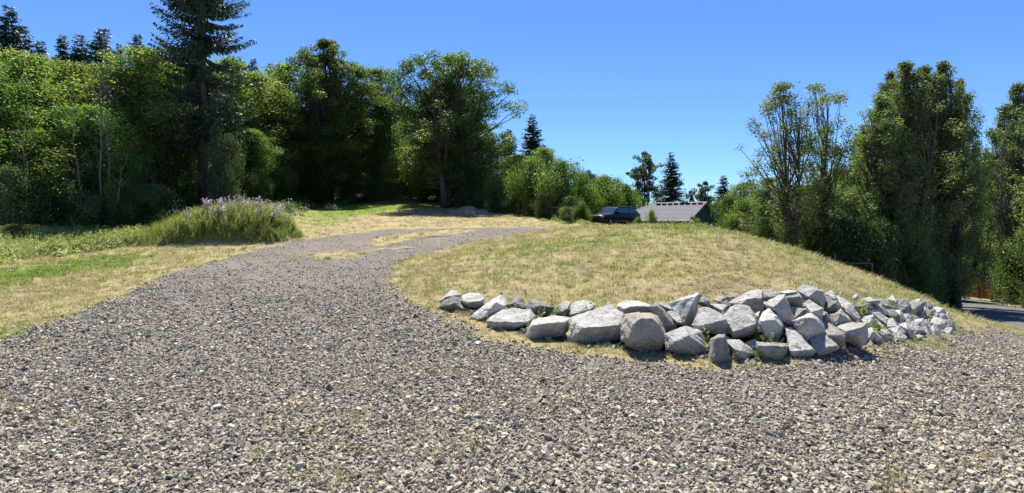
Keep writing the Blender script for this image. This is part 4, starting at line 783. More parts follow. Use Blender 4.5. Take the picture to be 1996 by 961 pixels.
G_L = 'broadleaf trees of the wood on the left'; G_S = 'shrubs along the edge of the wood'; G_C = 'dark conifers showing over the wood'
T = [
 ('fir_big', 395, -420, 200, 44, 'very tall dark fir with drooping boughs, cut off by the top of the picture', None),
 ('maple_a', 636, 66, 215, 62, 'tallest broad maple with thick dark trunk at the top of the grass slope', None),
 ('maple_b', 880, 98, 245, 57, 'huge dome-shaped maple with several dark trunks beside the dirt pile', None),
 ('wood_c', 735, 128, 132, 68, 'maple filling the gap between the two biggest maples', G_L),
 ('wood_c', 560, 118, 180, 65, 'broad tree just left of the tallest maple', G_L),
 ('wood_b', 500, 138, 158, 58, 'bright green tree right of the tall fir', G_L),
 ('wood_b', 450, 108, 136, 55, 'lit yellow-green crown showing behind the right side of the tall fir', G_L),
 ('wood_b', 285, 86, 187, 43, 'round bright crown that stands highest left of the fir', G_L),
 ('wood_a', 335, 120, 158, 48, 'tree touching the left boughs of the tall fir', G_L),
 ('wood_a', 225, 128, 180, 42, 'leafy tree behind the bare grey snag', G_L),
 ('wood_a', 140, 112, 187, 41, 'slender bright tree between the leaning snag and the left edge tree', G_L),
 ('wood_a', 55, 92, 216, 37, 'tall yellow-green tree near the left edge of the picture', G_L),
 ('wood_c', -30, 120, 187, 34, 'tree cut off by the left edge of the picture', G_L),
 ('wood_c', 180, 200, 172, 36, 'lower leafy tree in front of the wood, left of the bare snag', G_L),
 ('wood_a', 100, 250, 187, 34, 'young bushy tree low in front of the wood at far left', G_L),
 ('wood_c', 10, 250, 172, 32.5, 'young tree with low branches at the left edge', G_L),
 ('wood_b', 270, 210, 144, 44, 'middle-height tree in front of the round bright crown', G_L),
 ('wood_c', 340, 240, 129, 46, 'shaded tree left of the tall fir trunk', G_L),
 ('shrub_b', 440, 270, 85, 42.5, 'pale grey-green willow bush right of the tall fir trunk', G_S),
 ('wood_c', 490, 250, 108, 52, 'shaded tree behind the pale willow bush', G_L),
 ('wood_c', 590, 240, 144, 60, 'shaded understorey tree left of the tallest maple trunk', G_L),
 ('shrub_a', 545, 315, 75, 56, 'light green bush at the foot of the tree left of the tallest maple', G_S),
 ('shrub_a', 500, 330, 60, 50, 'small round bush behind the flowering weeds', G_S),
 ('shrub_c', 590, 345, 70, 61, 'dark bush at the left foot of the tallest maple', G_S),
 ('shrub_c', 680, 335, 90, 64, 'dark bush at the right foot of the tallest maple', G_S),
 ('wood_b', 800, 285, 102, 63, 'light green sapling between the two big maples', G_L),
 ('shrub_a', 760, 320, 70, 65, 'pale green bush behind the crest of the grass slope', G_S),
 ('shrub_a', 820, 335, 50, 61, 'bright bush left of the dome-shaped maple trunks', G_S),
 ('shrub_c', 862, 318, 110, 63, 'dark bush behind the trunks of the dome-shaped maple', G_S),
 ('shrub_c', 900, 330, 90, 60, 'dark bush behind the dirt pile', G_S),
 ('shrub_c', 930, 325, 80, 56, 'dark bush under the right side of the dome-shaped maple', G_S),
 ('shrub_c', 965, 345, 70, 51, 'dark bush where the shade meets the dirt pile', G_S),
 ('shrub_a', 235, 355, 90, 33.5, 'pale bush at the wood edge left of the shaded hollow', G_S),
 ('shrub_c', 300, 362, 110, 36, 'dark bush in the shaded hollow behind the weed mound', G_S),
 ('shrub_c', 190, 385, 90, 32.5, 'low dark bush left of the pale bush', G_S),
 ('shrub_b', 150, 375, 80, 33, 'grey-green bush under the leaning snag', G_S),
 ('shrub_c', 70, 350, 110, 31.5, 'big dark bush at far left behind the weeds', G_S),
 ('shrub_b', 20, 330, 90, 31, 'pale bush at the left edge behind the weeds', G_S),
 ('shrub_c', 350, 372, 70, 43, 'dark bush left of the tall fir foot', G_S),
 ('shrub_c', 25, 440, 70, 25.5, 'low round dark shrub at the left edge beside the green strip', G_S),
 # conifers over the left wood
 ('fir_b', 18, 10, 158, 78, 'tallest conifer tip at far left over the wood', G_C), ('fir_c', 45, 50, 141, 82, 'conifer tip just right of the tallest one at far left', G_C),
 ('fir_b', 78, 78, 125, 88, 'conifer tip leaning low right of the first pair', G_C), ('fir_b', 122, 67, 119, 88, 'narrow conifer tip left of the bare snag top', G_C),
 ('fir_c', 157, 68, 141, 88, 'wide conifer tip left of the bare snag top', G_C), ('fir_c', 200, 55, 168, 86, 'conifer behind the bare snag top', G_C),
 ('fir_b', 232, 84, 90, 95, 'small conifer tip right of the bare snag', G_C), ('fir_b', 268, 65, 119, 92, 'conifer tip rising above the round bright crown', G_C),
 ('fir_b', 312, 92, 105, 92, 'small conifer tip at the left of the tall fir boughs', G_C), ('fir_c', 330, 88, 119, 90, 'conifer half hidden by the tall fir left boughs', G_C),
 ('fir_b', 494, 113, 90, 96, 'lone conifer tip right of the tall fir', G_C), ('fir_c', 528, 124, 90, 96, 'left one of two small conifer tips by the tallest maple', G_C), ('fir_b', 546, 124, 77, 98, 'right one of two small conifer tips by the tallest maple', G_C),
 # centre right
 ('fir_a', 1038, 222, 125, 62, 'dark spreading conifer right of the dome-shaped maple', None),
 ('fir_b', 992, 250, 80, 70, 'narrow conifer against the right side of the dome-shaped maple', None),
 ('wood_b', 1062, 287, 74, 57, 'yellow-green tree in front of the spreading conifer', None),
 ('wood_b', 1010, 300, 90, 56, 'light green tree left under the spreading conifer', None),
 ('shrub_a', 1040, 312, 100, 49, 'bright bush with a dark hollow by the wire fence', G_S), ('shrub_a', 1095, 316, 115, 47, 'tall light green bush left above the car', G_S),
 ('shrub_a', 1132, 338, 100, 49, 'dense leafy bush rising behind the car bonnet', G_S), ('shrub_a', 1178, 346, 110, 52, 'yellow-green bush right behind the car', G_S),
 ('shrub_a', 1218, 362, 85, 55, 'lower bush behind the rear of the car', G_S), ('shrub_c', 1060, 380, 44, 45, 'small cone-shaped dark shrub by the wire fence', G_S),
 ('shrub_c', 1110, 385, 50, 44, 'dark green shrub left in front of the car', G_S), ('shrub_a', 1135, 395, 40, 43, 'little light shrub at the nose of the car', G_S),
 ('shrub_b', 1105, 405, 40, 41.5, 'low silvery shrub at the end of the gravel drive', G_S), ('shrub_c', 1005, 385, 60, 50, 'shaded shrub at the left end of the wire fence', G_S),
 ('shrub_a', 1270, 412, 26, 34, 'slim young sapling standing in front of the house roof', None),
 ('shrub_a', 1245, 425, 26, 38, 'low leafy plant behind the car, left of the sapling', None),
 ('shrub_c', 1290, 432, 24, 30, 'low dark plant on the mound crest under the roof', None),
 ('shrub_a', 1350, 425, 32, 32, 'leafy plant under the gable end of the house', None),
 ('fir_b', 1147, 330, 70, 105, 'left tip of the far conifer pair over the bushes', 'far conifer tips'), ('fir_b', 1158, 338, 62, 105, 'right tip of the far conifer pair over the bushes', 'far conifer tips'),
 ('fir_c', 1168, 345, 55, 108, 'smallest far conifer tip over the bushes', 'far conifer tips'), ('fir_b', 1200, 349, 84, 92, 'single far conifer tip left of the dark tree pair', 'far conifer tips'),
 ('poplar', 1256, 295, 84, 66, 'airy dark tree left of the conifer behind the house', None),
 ('fir_a', 1308, 296, 105, 62, 'dense dark conifer standing behind the house roof', None),
 ('poplar', 1375, 354, 70, 78, 'low dark tree right behind the gable', None), ('fir_b', 1410, 341, 97, 80, 'small conifer tip right of the house', None),
 ('wood_c', 1450, 356, 102, 62, 'round dark tree between the house and the slim pair', None), ('fir_c', 1468, 350, 38, 75, 'tiny conifer top beside the slim pair', None),
 ('poplar', 1345, 372, 40, 72, 'dark tree top just over the roof ridge', None),
 ('shrub_c', 1422, 388, 66, 42, 'dark bush against the green gable wall', G_S), ('shrub_a', 1450, 395, 90, 37, 'light green bush with bare twigs left of the slim pair', G_S),
 ('shrub_c', 1432, 430, 60, 32, 'dark low bush at the mound crest under the gable', G_S), ('shrub_c', 1490, 430, 80, 30, 'dark low bush at the foot of the slim pair', G_S),
 ('wood_c', 1500, 345, 108, 46, 'shaded tree behind the slim pair', G_L.replace('left', 'right')),
 # slim pair, cottonwoods, right edge
 ('alder', 1527, 155, 165, 29, 'left one of the slim see-through pair of trees', None),
 ('alder_b', 1597, 155, 150, 30, 'right one of the slim see-through pair, with a leaning trunk', None),
 ('wood_c', 1625, 330, 144, 44, 'darker tree low between the slim pair and the cottonwoods', None),
 ('cotton_a', 1718, 178, 150, 30, 'leftmost and shortest of the tall cottonwoods', 'tall cottonwoods on the right'),
 ('cotton_b', 1765, 112, 165, 31, 'cottonwood with the highest tip in the clump', 'tall cottonwoods on the right'),
 ('cotton_a', 1838, 112, 145, 33, 'rightmost tall cottonwood of the clump', 'tall cottonwoods on the right'),
 ('cotton_b', 1803, 122, 130, 33.5, 'cottonwood filling the dip between the two highest tips of the clump', 'tall cottonwoods on the right'),
 ('cotton_a', 1872, 150, 80, 36, 'slim cottonwood on the right flank of the clump', 'tall cottonwoods on the right'),
 ('cotton_b', 1735, 135, 110, 33, 'cottonwood stepping up between the shortest and the highest of the clump', 'tall cottonwoods on the right'),
 ('cotton_b', 1685, 240, 110, 33, 'lower side tree at the left foot of the cottonwoods', 'tall cottonwoods on the right'),
 ('birch', 1985, 158, 110, 46, 'pale-trunked tree with a thin pointed top at the right edge', None),
 ('birch', 1958, 215, 100, 50, 'pale-stemmed tree left of the right edge, above the board fence', None),
 ('birch', 2030, 190, 120, 41, 'tree cut off by the right edge of the picture', None),
 ('wood_c', 1900, 330, 132, 70, 'shaded tree above the board fence', None), ('wood_c', 1985, 330, 144, 64, 'shaded tree behind the right edge trees', None),
 ('shrub_c', 1590, 425, 110, 30, 'dark bush under the leaning trunk', G_S), ('shrub_c', 1650, 430, 110, 29, 'dark bush behind the wooden rail', G_S),
 ('shrub_c', 1715, 440, 110, 28, 'dark bush at the left foot of the cottonwoods', G_S), ('shrub_c', 1780, 455, 100, 29, 'dark bush at the foot of the thickest cottonwood', G_S),
 ('shrub_c', 1830, 480, 70, 36, 'dark bush where the road enters the wood', G_S), ('shrub_a', 1848, 495, 50, 54, 'light green bush behind the bend of the road', G_S),
 ('shrub_c', 1985, 470, 100, 46, 'dark bush right of the board fence', G_S), ('shrub_b', 1895, 470, 110, 66, 'pale bush growing above the board fence', G_S),
 ('shrub_c', 2040, 470, 120, 39, 'bush cut off by the right edge of the picture', G_S),
]
for (k, px, top, w, d, lab, grp) in T: plant(k, px, top, w, d, lab, grp)
# trees deep in the woods that only close the gaps
for i, (k, px, top, w, d) in enumerate([('wood_c', -80, 130, 216, 50), ('wood_c', 30, 118, 187, 55), ('wood_c', 110, 118, 187, 58), ('wood_c', 200, 118, 187, 58), ('wood_c', 300, 118, 172, 60), ('wood_c', 370, 118, 158, 66), ('wood_c', 440, 170, 158, 72),
      ('wood_c', 520, 190, 158, 76), ('wood_c', 610, 200, 158, 80), ('wood_c', 690, 200, 132, 80), ('wood_c', 780, 200, 132, 78), ('wood_c', 850, 230, 132, 76), ('wood_c', 930, 240, 132, 72),
      ('wood_c', -20, 200, 216, 42), ('wood_c', 60, 220, 216, 46), ('wood_c', 160, 240, 187, 50), ('wood_c', 250, 250, 172, 52), ('wood_c', 400, 230, 172, 60)]):
    plant(k, px, top, w, d, 'shaded broadleaf tree deep in the left-hand wood behind the front row', 'trees deep in the left-hand wood')
for (k, px, top, w, d) in [('wood_c', 1560, 360, 156, 60), ('wood_c', 1660, 330, 156, 62), ('wood_c', 1760, 320, 156, 58), ('wood_c', 1850, 310, 156, 66), ('wood_c', 1940, 300, 156, 66), ('wood_c', 2030, 260, 168, 50), ('wood_c', 1720, 380, 144, 44), ('wood_c', 1800, 390, 132, 46), ('wood_c', 2100, 230, 180, 44)]:
    plant(k, px, top, w, d, 'shaded broadleaf tree deep in the right-hand wood behind the front row', 'trees deep in the right-hand wood')

# bare snags
def snag(px, top, d, lean, label, rad=0.08, twigs=40):
    r = random.Random(px); x = (px - CX) * d / F; zb = gz(x, d) - .2; H = EYE - (top - HY) * d / F - zb
    o = empty('dead_tree', (x, d, zb)); mb = MB(); tw = MB(); pts = []
    for i in range(8):
        u = i / 7; pts.append((lean * H * u + 0.1 * math.sin(i * 1.9 + px), 0.08 * math.sin(i * 1.3), H * u))
    mb.tube(pts, [rad * .7 * (1 - .85 * i / 7) for i in range(8)], 6); mb.build('trunk', M['bark_snag'], o, True)
    for i in range(twigs):
        u = r.uniform(.35, 1.0); j = min(int(u * 7), 6); f = u * 7 - j; a = Vector(pts[j]).lerp(Vector(pts[j + 1]), f); an = r.uniform(0, 6.28); L = r.uniform(.4, 1.3) * (1.25 - u * .8)
        e = a + Vector((math.cos(an) * L * .7, math.sin(an) * L * .7, L * .7)); tw.tube([a, a.lerp(e, .5) + Vector((0, 0, -.06)), e], [.02, .013, .005], 3, False)
    tw.build('branch_tangle', M['bark_snag'], o)
    tag(o, label, 'dead tree', 'bare grey snags in front of the left-hand wood')
snag(196, 62, 33.5, 0.004, 'tallest bare grey snag with a spray of twigs at its top', .10, 70)
snag(210, 120, 33, 0.01, 'thin bare stem close to the right of the tallest snag', .05, 30)
snag(160, 150, 33, -0.075, 'bare snag leaning to the left', .07, 30)
snag(215, 290, 32.5, 0.20, 'short bare branch stem leaning right beside the tallest snag', .06, 14)
snag(48, 120, 31.5, 0.01, 'bare grey stem near the left edge', .05, 24)
snag(1962, 330, 44.5, -0.05, 'thin pale dead stem before the right edge trees', .06, 20)

# undergrowth: one leafy mass under the trees
def leafy_mass(name, pts, rad, n_each, leaf, mat, label, seed, cat='undergrowth', flat=.6):
    r = np.random.default_rng(seed); pts = np.array(pts); rad = np.array(rad); n = len(pts) * n_each; k = np.repeat(np.arange(len(pts)), n_each)
    D = unit(r.normal(size=(n, 3))); D[:, 2] = np.abs(D[:, 2]); pos = pts[k] + D * rad[k][:, None] * r.uniform(.4, 1, (n, 1)) * np.array([1, 1, flat])
    V, Q = leaf_quads(pos, D + np.array([0, 0, .5]) + r.normal(0, .5, (n, 3)), leaf * r.uniform(.6, 1.3, n), r)
    o = link(name, np_mesh(name, V, Q, M[mat], r.uniform(0, 1, n))); return tag(o, label, cat, None, 'stuff')
def strip_pts(path, n, jx, seed, r0, r1):
    r = random.Random(seed); P_, R2 = [], []; seg = list(zip(path[:-1], path[1:]))
    for i in range(n):
        a, b = r.choice(seg); t = r.random(); x = a[0] + (b[0] - a[0]) * t + r.gauss(0, jx); y = a[1] + (b[1] - a[1]) * t + abs(r.gauss(0, jx * 1.5)); s = r.uniform(r0, r1)
        P_.append((x, y, gz(x, y) + s * .15)); R2.append(s)
    return P_, R2
a, b = strip_pts([(-34, 32), (-26, 32.5), (-20, 34), (-18.5, 42), (-19, 52), (-15, 66), (-4, 68), (0, 61), (3, 53), (7, 50)], 190, 1.2, 5, .5, 1.4)
leafy_mass('undergrowth', a, b, 130, .17, 'leaf_dark', 'dark leafy undergrowth under the trees of the left-hand wood', 41)
a, b = strip_pts([(7.5, 24), (10, 21.5), (13.5, 22.5), (16.5, 23.5), (20, 27), (25, 34), (32, 44), (38, 54)], 90, .8, 6, .3, .9)
leafy_mass('undergrowth', a, b, 150, .13, 'leaf_dark', 'dark leafy undergrowth at the foot of the trees on the right', 42)
a, b = strip_pts([(-26, 22), (-23, 21.5), (-20.5, 21), (-19.6, 22.5), (-19.3, 25), (-18.8, 28), (-18.2, 29.5), (-26, 28)], 230, .7, 8, .25, .6)
leafy_mass('bramble_patch', a, b, 90, .11, 'weed', 'low tangled green brambles in front of the left-hand wood', 43, 'brambles')
a, b = strip_pts([(3, 42), (5, 39), (8, 40.5), (12, 40), (16, 38)], 60, .5, 9, .25, .55)
leafy_mass('weed_fringe', a, b, 70, .10, 'weed', 'low green weeds along the crest below the car and house', 44, 'weeds')

# tall weeds and fireweed on the earth mound at the left
def weed_mesh(seed, mat, h=1.0, nl=26, flower=False):
    r = np.random.default_rng(seed); V = []; Q = []; c = []
    for s_ in range(3):
        bx = r.normal(0, .06, 2); ln = r.normal(0, .12, 2); k = len(V); w = .008
        V += [(bx[0] - w, bx[1], 0), (bx[0] + w, bx[1], 0), (bx[0] + ln[0] + w * .4, bx[1] + ln[1], h), (bx[0] + ln[0] - w * .4, bx[1] + ln[1], h)]; Q.append((k, k + 1, k + 2, k + 3)); c.append(.6)
        for i in range(nl // 3):
            u = r.uniform(.1, .98) if not flower else r.uniform(.78, 1.02); a = r.uniform(0, 6.28); p = np.array([bx[0] + ln[0] * u, bx[1] + ln[1] * u, u * h]); L = (.20 * (1.1 - u) + .06) if not flower else .07
            o = np.array([math.cos(a), math.sin(a), r.uniform(.2, 1.0)]); s2 = np.array([-math.sin(a), math.cos(a), 0]) * L * (.22 if not flower else .5); k = len(V)
            V += [tuple(p), tuple(p + o * L * .5 + s2), tuple(p + o * L), tuple(p + o * L * .5 - s2)]; Q.append((k, k + 1, k + 2, k + 3)); c.append(r.uniform())
    return np_mesh('weed', np.array(V, dtype=float), np.array(Q), M[mat], c)
weeds = src_collection('tall_weed', [weed_mesh(60 + i, 'weed') for i in range(4)])
tallst = src_collection('tall_straw', [tuft(70 + i, 16, 0.75, 0.13, 0.006, M['straw'] if i < 1 else M['weed'], .45) for i in range(4)])
fire = src_collection('fireweed_bloom', [weed_mesh(80 + i, 'flower', 1.0, 30, True) for i in range(3)])
def on_mound(n, umin, umax, seed, thr=.06):
    r = np.random.default_rng(seed); x = WM_C[0] + 4.3 * r.uniform(umin, umax, n); y = WM_C[1] + 2.4 * r.uniform(-1.05, 1.05, n); k = weed_bump(x, y) > thr; return x[k], y[k], r
for (nm, n, u0, u1, coll, nv, h0, h1, lab, cat, sd_) in [
    ('tall_weeds', 2600, -.45, 1.05, weeds, 4, .35, .75, 'tall green leafy weeds crowding the earth mound at left', 'weeds', 91),
    ('tall_grass', 4600, -1.28, 1.0, tallst, 4, .6, 1.15, 'tall yellow-green grass on the left slope of the weed mound', 'grass', 92),
    ('fireweed_flowers', 260, -.3, 1.0, fire, 3, .55, 1.05, 'purple-pink flower heads along the top of the weed mound', 'flowers', 93)]:
    x, y, r = on_mound(n, u0, u1, sd_)
    if nm == 'fireweed_flowers': k = (weed_bump(x, y) > 0.55) & (r.uniform(size=len(x)) < .8); x, y = x[k], y[k]
    if nm == 'tall_grass': k = r.uniform(size=len(x)) < np.clip(1.0 - (x - WM_C[0]) / 4.3, .35, 1); x, y = x[k], y[k]
    s = r.uniform(h0, h1, len(x)) * (np.clip(.35 + weed_bump(x, y), .4, 1.0)); rot = np.stack([r.normal(0, .13, len(x)), r.normal(0, .13, len(x)), r.uniform(0, 6.28, len(x))], 1)
    scatter(nm, np.stack([x, y, GZ(x, y) - .02], 1), rot, np.stack([s, s, s], 1), r.integers(0, nv, len(x)), coll, lab, cat)

VERGE = [hit(*q) for q in [(-120, 522), (0, 517), (100, 497), (210, 484), (262, 474), (275, 462), (150, 459), (0, 466), (-120, 470)]]
n = 5200; x = rg.uniform(min(q[0] for q in VERGE), max(q[0] for q in VERGE), n); y = rg.uniform(min(q[1] for q in VERGE), max(q[1] for q in VERGE), n); k = in_poly(x, y, VERGE) & (rg.uniform(size=n) < .25 + .75 * patch(x, y, 1.3, .2)); x, y = x[k], y[k]
s = rg.uniform(.25, .75, len(x)); rot = np.stack([rg.normal(0, .15, len(x)), rg.normal(0, .15, len(x)), rg.uniform(0, 6.28, len(x))], 1)
scatter('verge_weeds', np.stack([x, y, GZ(x, y) - .02], 1), rot, np.stack([s, s, s], 1), rg.integers(0, 4, len(x)), weeds, 'knee-high light green weeds between the left-hand wood and the green strip', 'weeds')

# ------------------------------------------------------------------ dirt pile
def lump(name, px, d, rx, ry, h, mat, label, cat, seed):
    x0 = (px - CX) * d / F; V = []; Q = []; n = 28
    for j in range(n):
        for i in range(n):
            u = i / (n - 1) * 2 - 1; v = j / (n - 1) * 2 - 1; r = math.sqrt(u * u + v * v); x = u * rx; y = v * ry
            z = h * max(0, 1 - r * r) ** 1.0 * (1 + .35 * mnoise.noise(Vector((u * 3 + seed, v * 3, 0)))) + .12 * h * mnoise.noise(Vector((u * 12, v * 12, seed))) * (r < 1) - .08 * (r > 1)
            V.append((x, y, gz(x0 + x, d + y) - gz(x0, d) + z))
    for j in range(n - 1):
        for i in range(n - 1):
            a = j * n + i; Q.append((a, a + 1, a + n + 1, a + n))
    o = link(name, np_mesh(name, V, Q, M[mat], smooth=True)); o.location = (x0, d, gz(x0, d)); return tag(o, label, cat)
lump('dirt_pile', 912, 49, 1.9, 1.2, 0.55, 'soil', 'low brown pile of dirt in the shade below the dome-shaped maple', 'dirt pile', 3)
lump('dirt_berm', 850, 30.5, 1.6, .35, .14, 'soil', 'ragged ridge of dark dirt along the grass strip in the gravel drive', 'dirt ridge', 5)
lump('dirt_berm', 765, 25.5, 1.2, .3, .10, 'soil', 'lower scrap of dark dirt at the near end of the grass strip', 'dirt ridge', 6)

# ------------------------------------------------------------------ car
def build_car(loc, heading):
    root = empty('parked_car', loc, heading); tag(root, 'dark blue estate-bodied off-roader parked beyond the mound crest', 'car')
    # local: +x forward, y left, z up ; length 4.8, width 1.9, height 1.75
    st = [(-2.38, .55, .95, .80), (-2.34, .42, 1.10, .88), (-2.0, .34, 1.16, .94), (-1.0, .32, 1.14, .96), (0, .32, 1.12, .96), (.85, .32, 1.10, .95), (1.3, .33, 1.08, .94), (1.9, .34, 1.02, .92), (2.25, .36, .95, .87), (2.38, .42, .86, .78)]
    V = []; Q = []; k = 12
    for (x, z0, z1, w) in st:
        ring = [(w * .90, z0), (w, z0 + .12), (w * 1.0, (z0 + z1) / 2), (w * .985, z1 - .10), (w * .93, z1 - .02), (w * .55, z1 + .035)]
        ring = ring + [(-a, b) for a, b in ring[::-1]]; V += [(x, a, b) for a, b in ring]
    for i in range(len(st) - 1):
        for j in range(k): a = i * k + j; b = i * k + (j + 1) % k; Q.append((a, b, b + k, a + k))
    me = bpy.data.meshes.new('body'); me.from_pydata(V, [], Q + [tuple(range(k - 1, -1, -1)), tuple(range((len(st) - 1) * k, len(st) * k))]); me.polygons.foreach_set('use_smooth', [True] * len(me.polygons)); me.update(); me.materials.append(M['car_paint'])
    body = link('body', me, root)
    def loft(sec, name, mat, closed=True):
        V = []; Q = []; k = 6
        for (x, zb, zt, wb, wt) in sec: V += [(x, wb, zb), (x, (wb + wt) / 2 + .02, (zb + zt) / 2), (x, wt, zt), (x, -wt, zt), (x, -(wb + wt) / 2 - .02, (zb + zt) / 2), (x, -wb, zb)]
        for i in range(len(sec) - 1):
            for j in range(k): a = i * k + j; b = i * k + (j + 1) % k; Q.append((a, b, b + k, a + k))
        me = bpy.data.meshes.new(name); me.from_pydata(V, [], Q + [tuple(range(k - 1, -1, -1)), tuple(range((len(sec) - 1) * k, len(sec) * k))]); me.update(); me.materials.append(M[mat]); return link(name, me, root)
    loft([(-2.2, 1.08, 1.20, .86, .80), (-1.85, 1.08, 1.66, .88, .66), (-1.3, 1.08, 1.71, .89, .68), (-.2, 1.08, 1.73, .89, .69), (.35, 1.08, 1.69, .89, .68), (1.12, 1.08, 1.13, .86, .80)], 'cabin', 'car_paint')
    def pane(pts, name, off):
        n = (Vector(pts[1]) - Vector(pts[0])).cross(Vector(pts[2]) - Vector(pts[0])).normalized()
        if n.dot(Vector(off)) < 0: n.negate()
        m = MB(); m.add([Vector(p) + n * .022 for p in pts] + [Vector(p) + n * .002 for p in pts], [tuple(range(len(pts)))] + [(i, (i + 1) % len(pts), (i + 1) % len(pts) + len(pts), i + len(pts)) for i in range(len(pts))]); return m.build(name, M['car_glass'], root)
    pane([(1.04, .76, 1.18), (1.04, -.76, 1.18), (.42, -.64, 1.645), (.42, .64, 1.645)], 'windshield', (1, 0, .5))
    pane([(-2.15, .74, 1.27), (-2.15, -.74, 1.27), (-1.90, -.62, 1.60), (-1.90, .62, 1.60)], 'rear_window', (-1, 0, .5))
    for s in (1, -1):
        def q(x, z): f = (z - 1.08) / .63; return (x, s * (.905 + (.70 - .905) * f + .012), z)
        for pts in ([q(.92, 1.17), q(.05, 1.17), q(.05, 1.62), q(.36, 1.61)], [q(0, 1.17), q(-.9, 1.17), q(-.9, 1.62), q(0, 1.62)], [q(-.96, 1.17), q(-1.8, 1.19), q(-1.72, 1.58), q(-.96, 1.62)]): pane(pts, 'side_window', (0, s, 0))
        m = MB(); m.box((.78, s * 1.03, 1.20), (.07, .11, .075)); m.build('mirror', M['car_paint'], root)
        m = MB(); m.box((2.24, s * .66, .87), (.12, .19, .065), Matrix.Rotation(-s * .32, 3, 'Z')); m.build('headlight', M['lamp'], root)
        m = MB(); m.box((-2.36, s * .74, 1.0), (.03, .10, .12)); m.build('tail_light', simple('tail_lamp', (.25, .01, .01), .2), root)
        m = MB(); m.tube([(.25, s * .62, 1.77), (-.5, s * .62, 1.79), (-1.6, s * .60, 1.75)], .018, 6); m.build('roof_rail', M['chrome'], root)
        for hx in (.12, -.86): m = MB(); m.box((hx, s * .975, 1.02), (.09, .015, .015)); m.build('door_handle', M['chrome'], root)
        for wx in (1.48, -1.42):
            w = empty('wheel', (wx, s * .86, .38)); w.parent = root; m = MB(); n = 24; prof = [(.22, -.11), (.34, -.12), (.38, -.08), (.38, .08), (.34, .12), (.22, .11)]
            V = [(math.cos(2 * math.pi * i / n) * r, y, math.sin(2 * math.pi * i / n) * r) for i in range(n) for r, y in prof]; Q = [(i * 6 + j, i * 6 + (j + 1) % 6, ((i + 1) % n) * 6 + (j + 1) % 6, ((i + 1) % n) * 6 + j) for i in range(n) for j in range(6)]
            m.add(V, Q); m.build('tyre', M['rubber'], w, True); m = MB(); m.tube([(0, -.05, 0), (0, .05, 0)], .10, 12)
            for a in range(5): an = a * 2 * math.pi / 5; m.tube([(0, s * .07, 0), (math.cos(an) * .23, s * .09, math.sin(an) * .23)], .028, 5)
            m.build('rim', M['chrome'], w)
    m = MB(); m.box((2.34, 0, .80), (.05, .48, .10)); g = m.build('grille', M['black'], root)
    m = MB()
    for i in range(7): m.box((2.395, -.42 + i * .14, .80), (.012, .035, .075))
    m.build('grille_slot', M['chrome'], g)
    m = MB(); m.box((2.33, 0, .50), (.10, .80, .13)); m.build('front_bumper', M['black'], root)
    return root
cx_, cy_ = (1196 - CX) * 45.5 / F, 45.5
car = build_car((cx_, cy_, gz(cx_, cy_) - 0.06), math.atan2(-0.66, -0.75)); car.scale = (1.04, 1.0, 0.90)

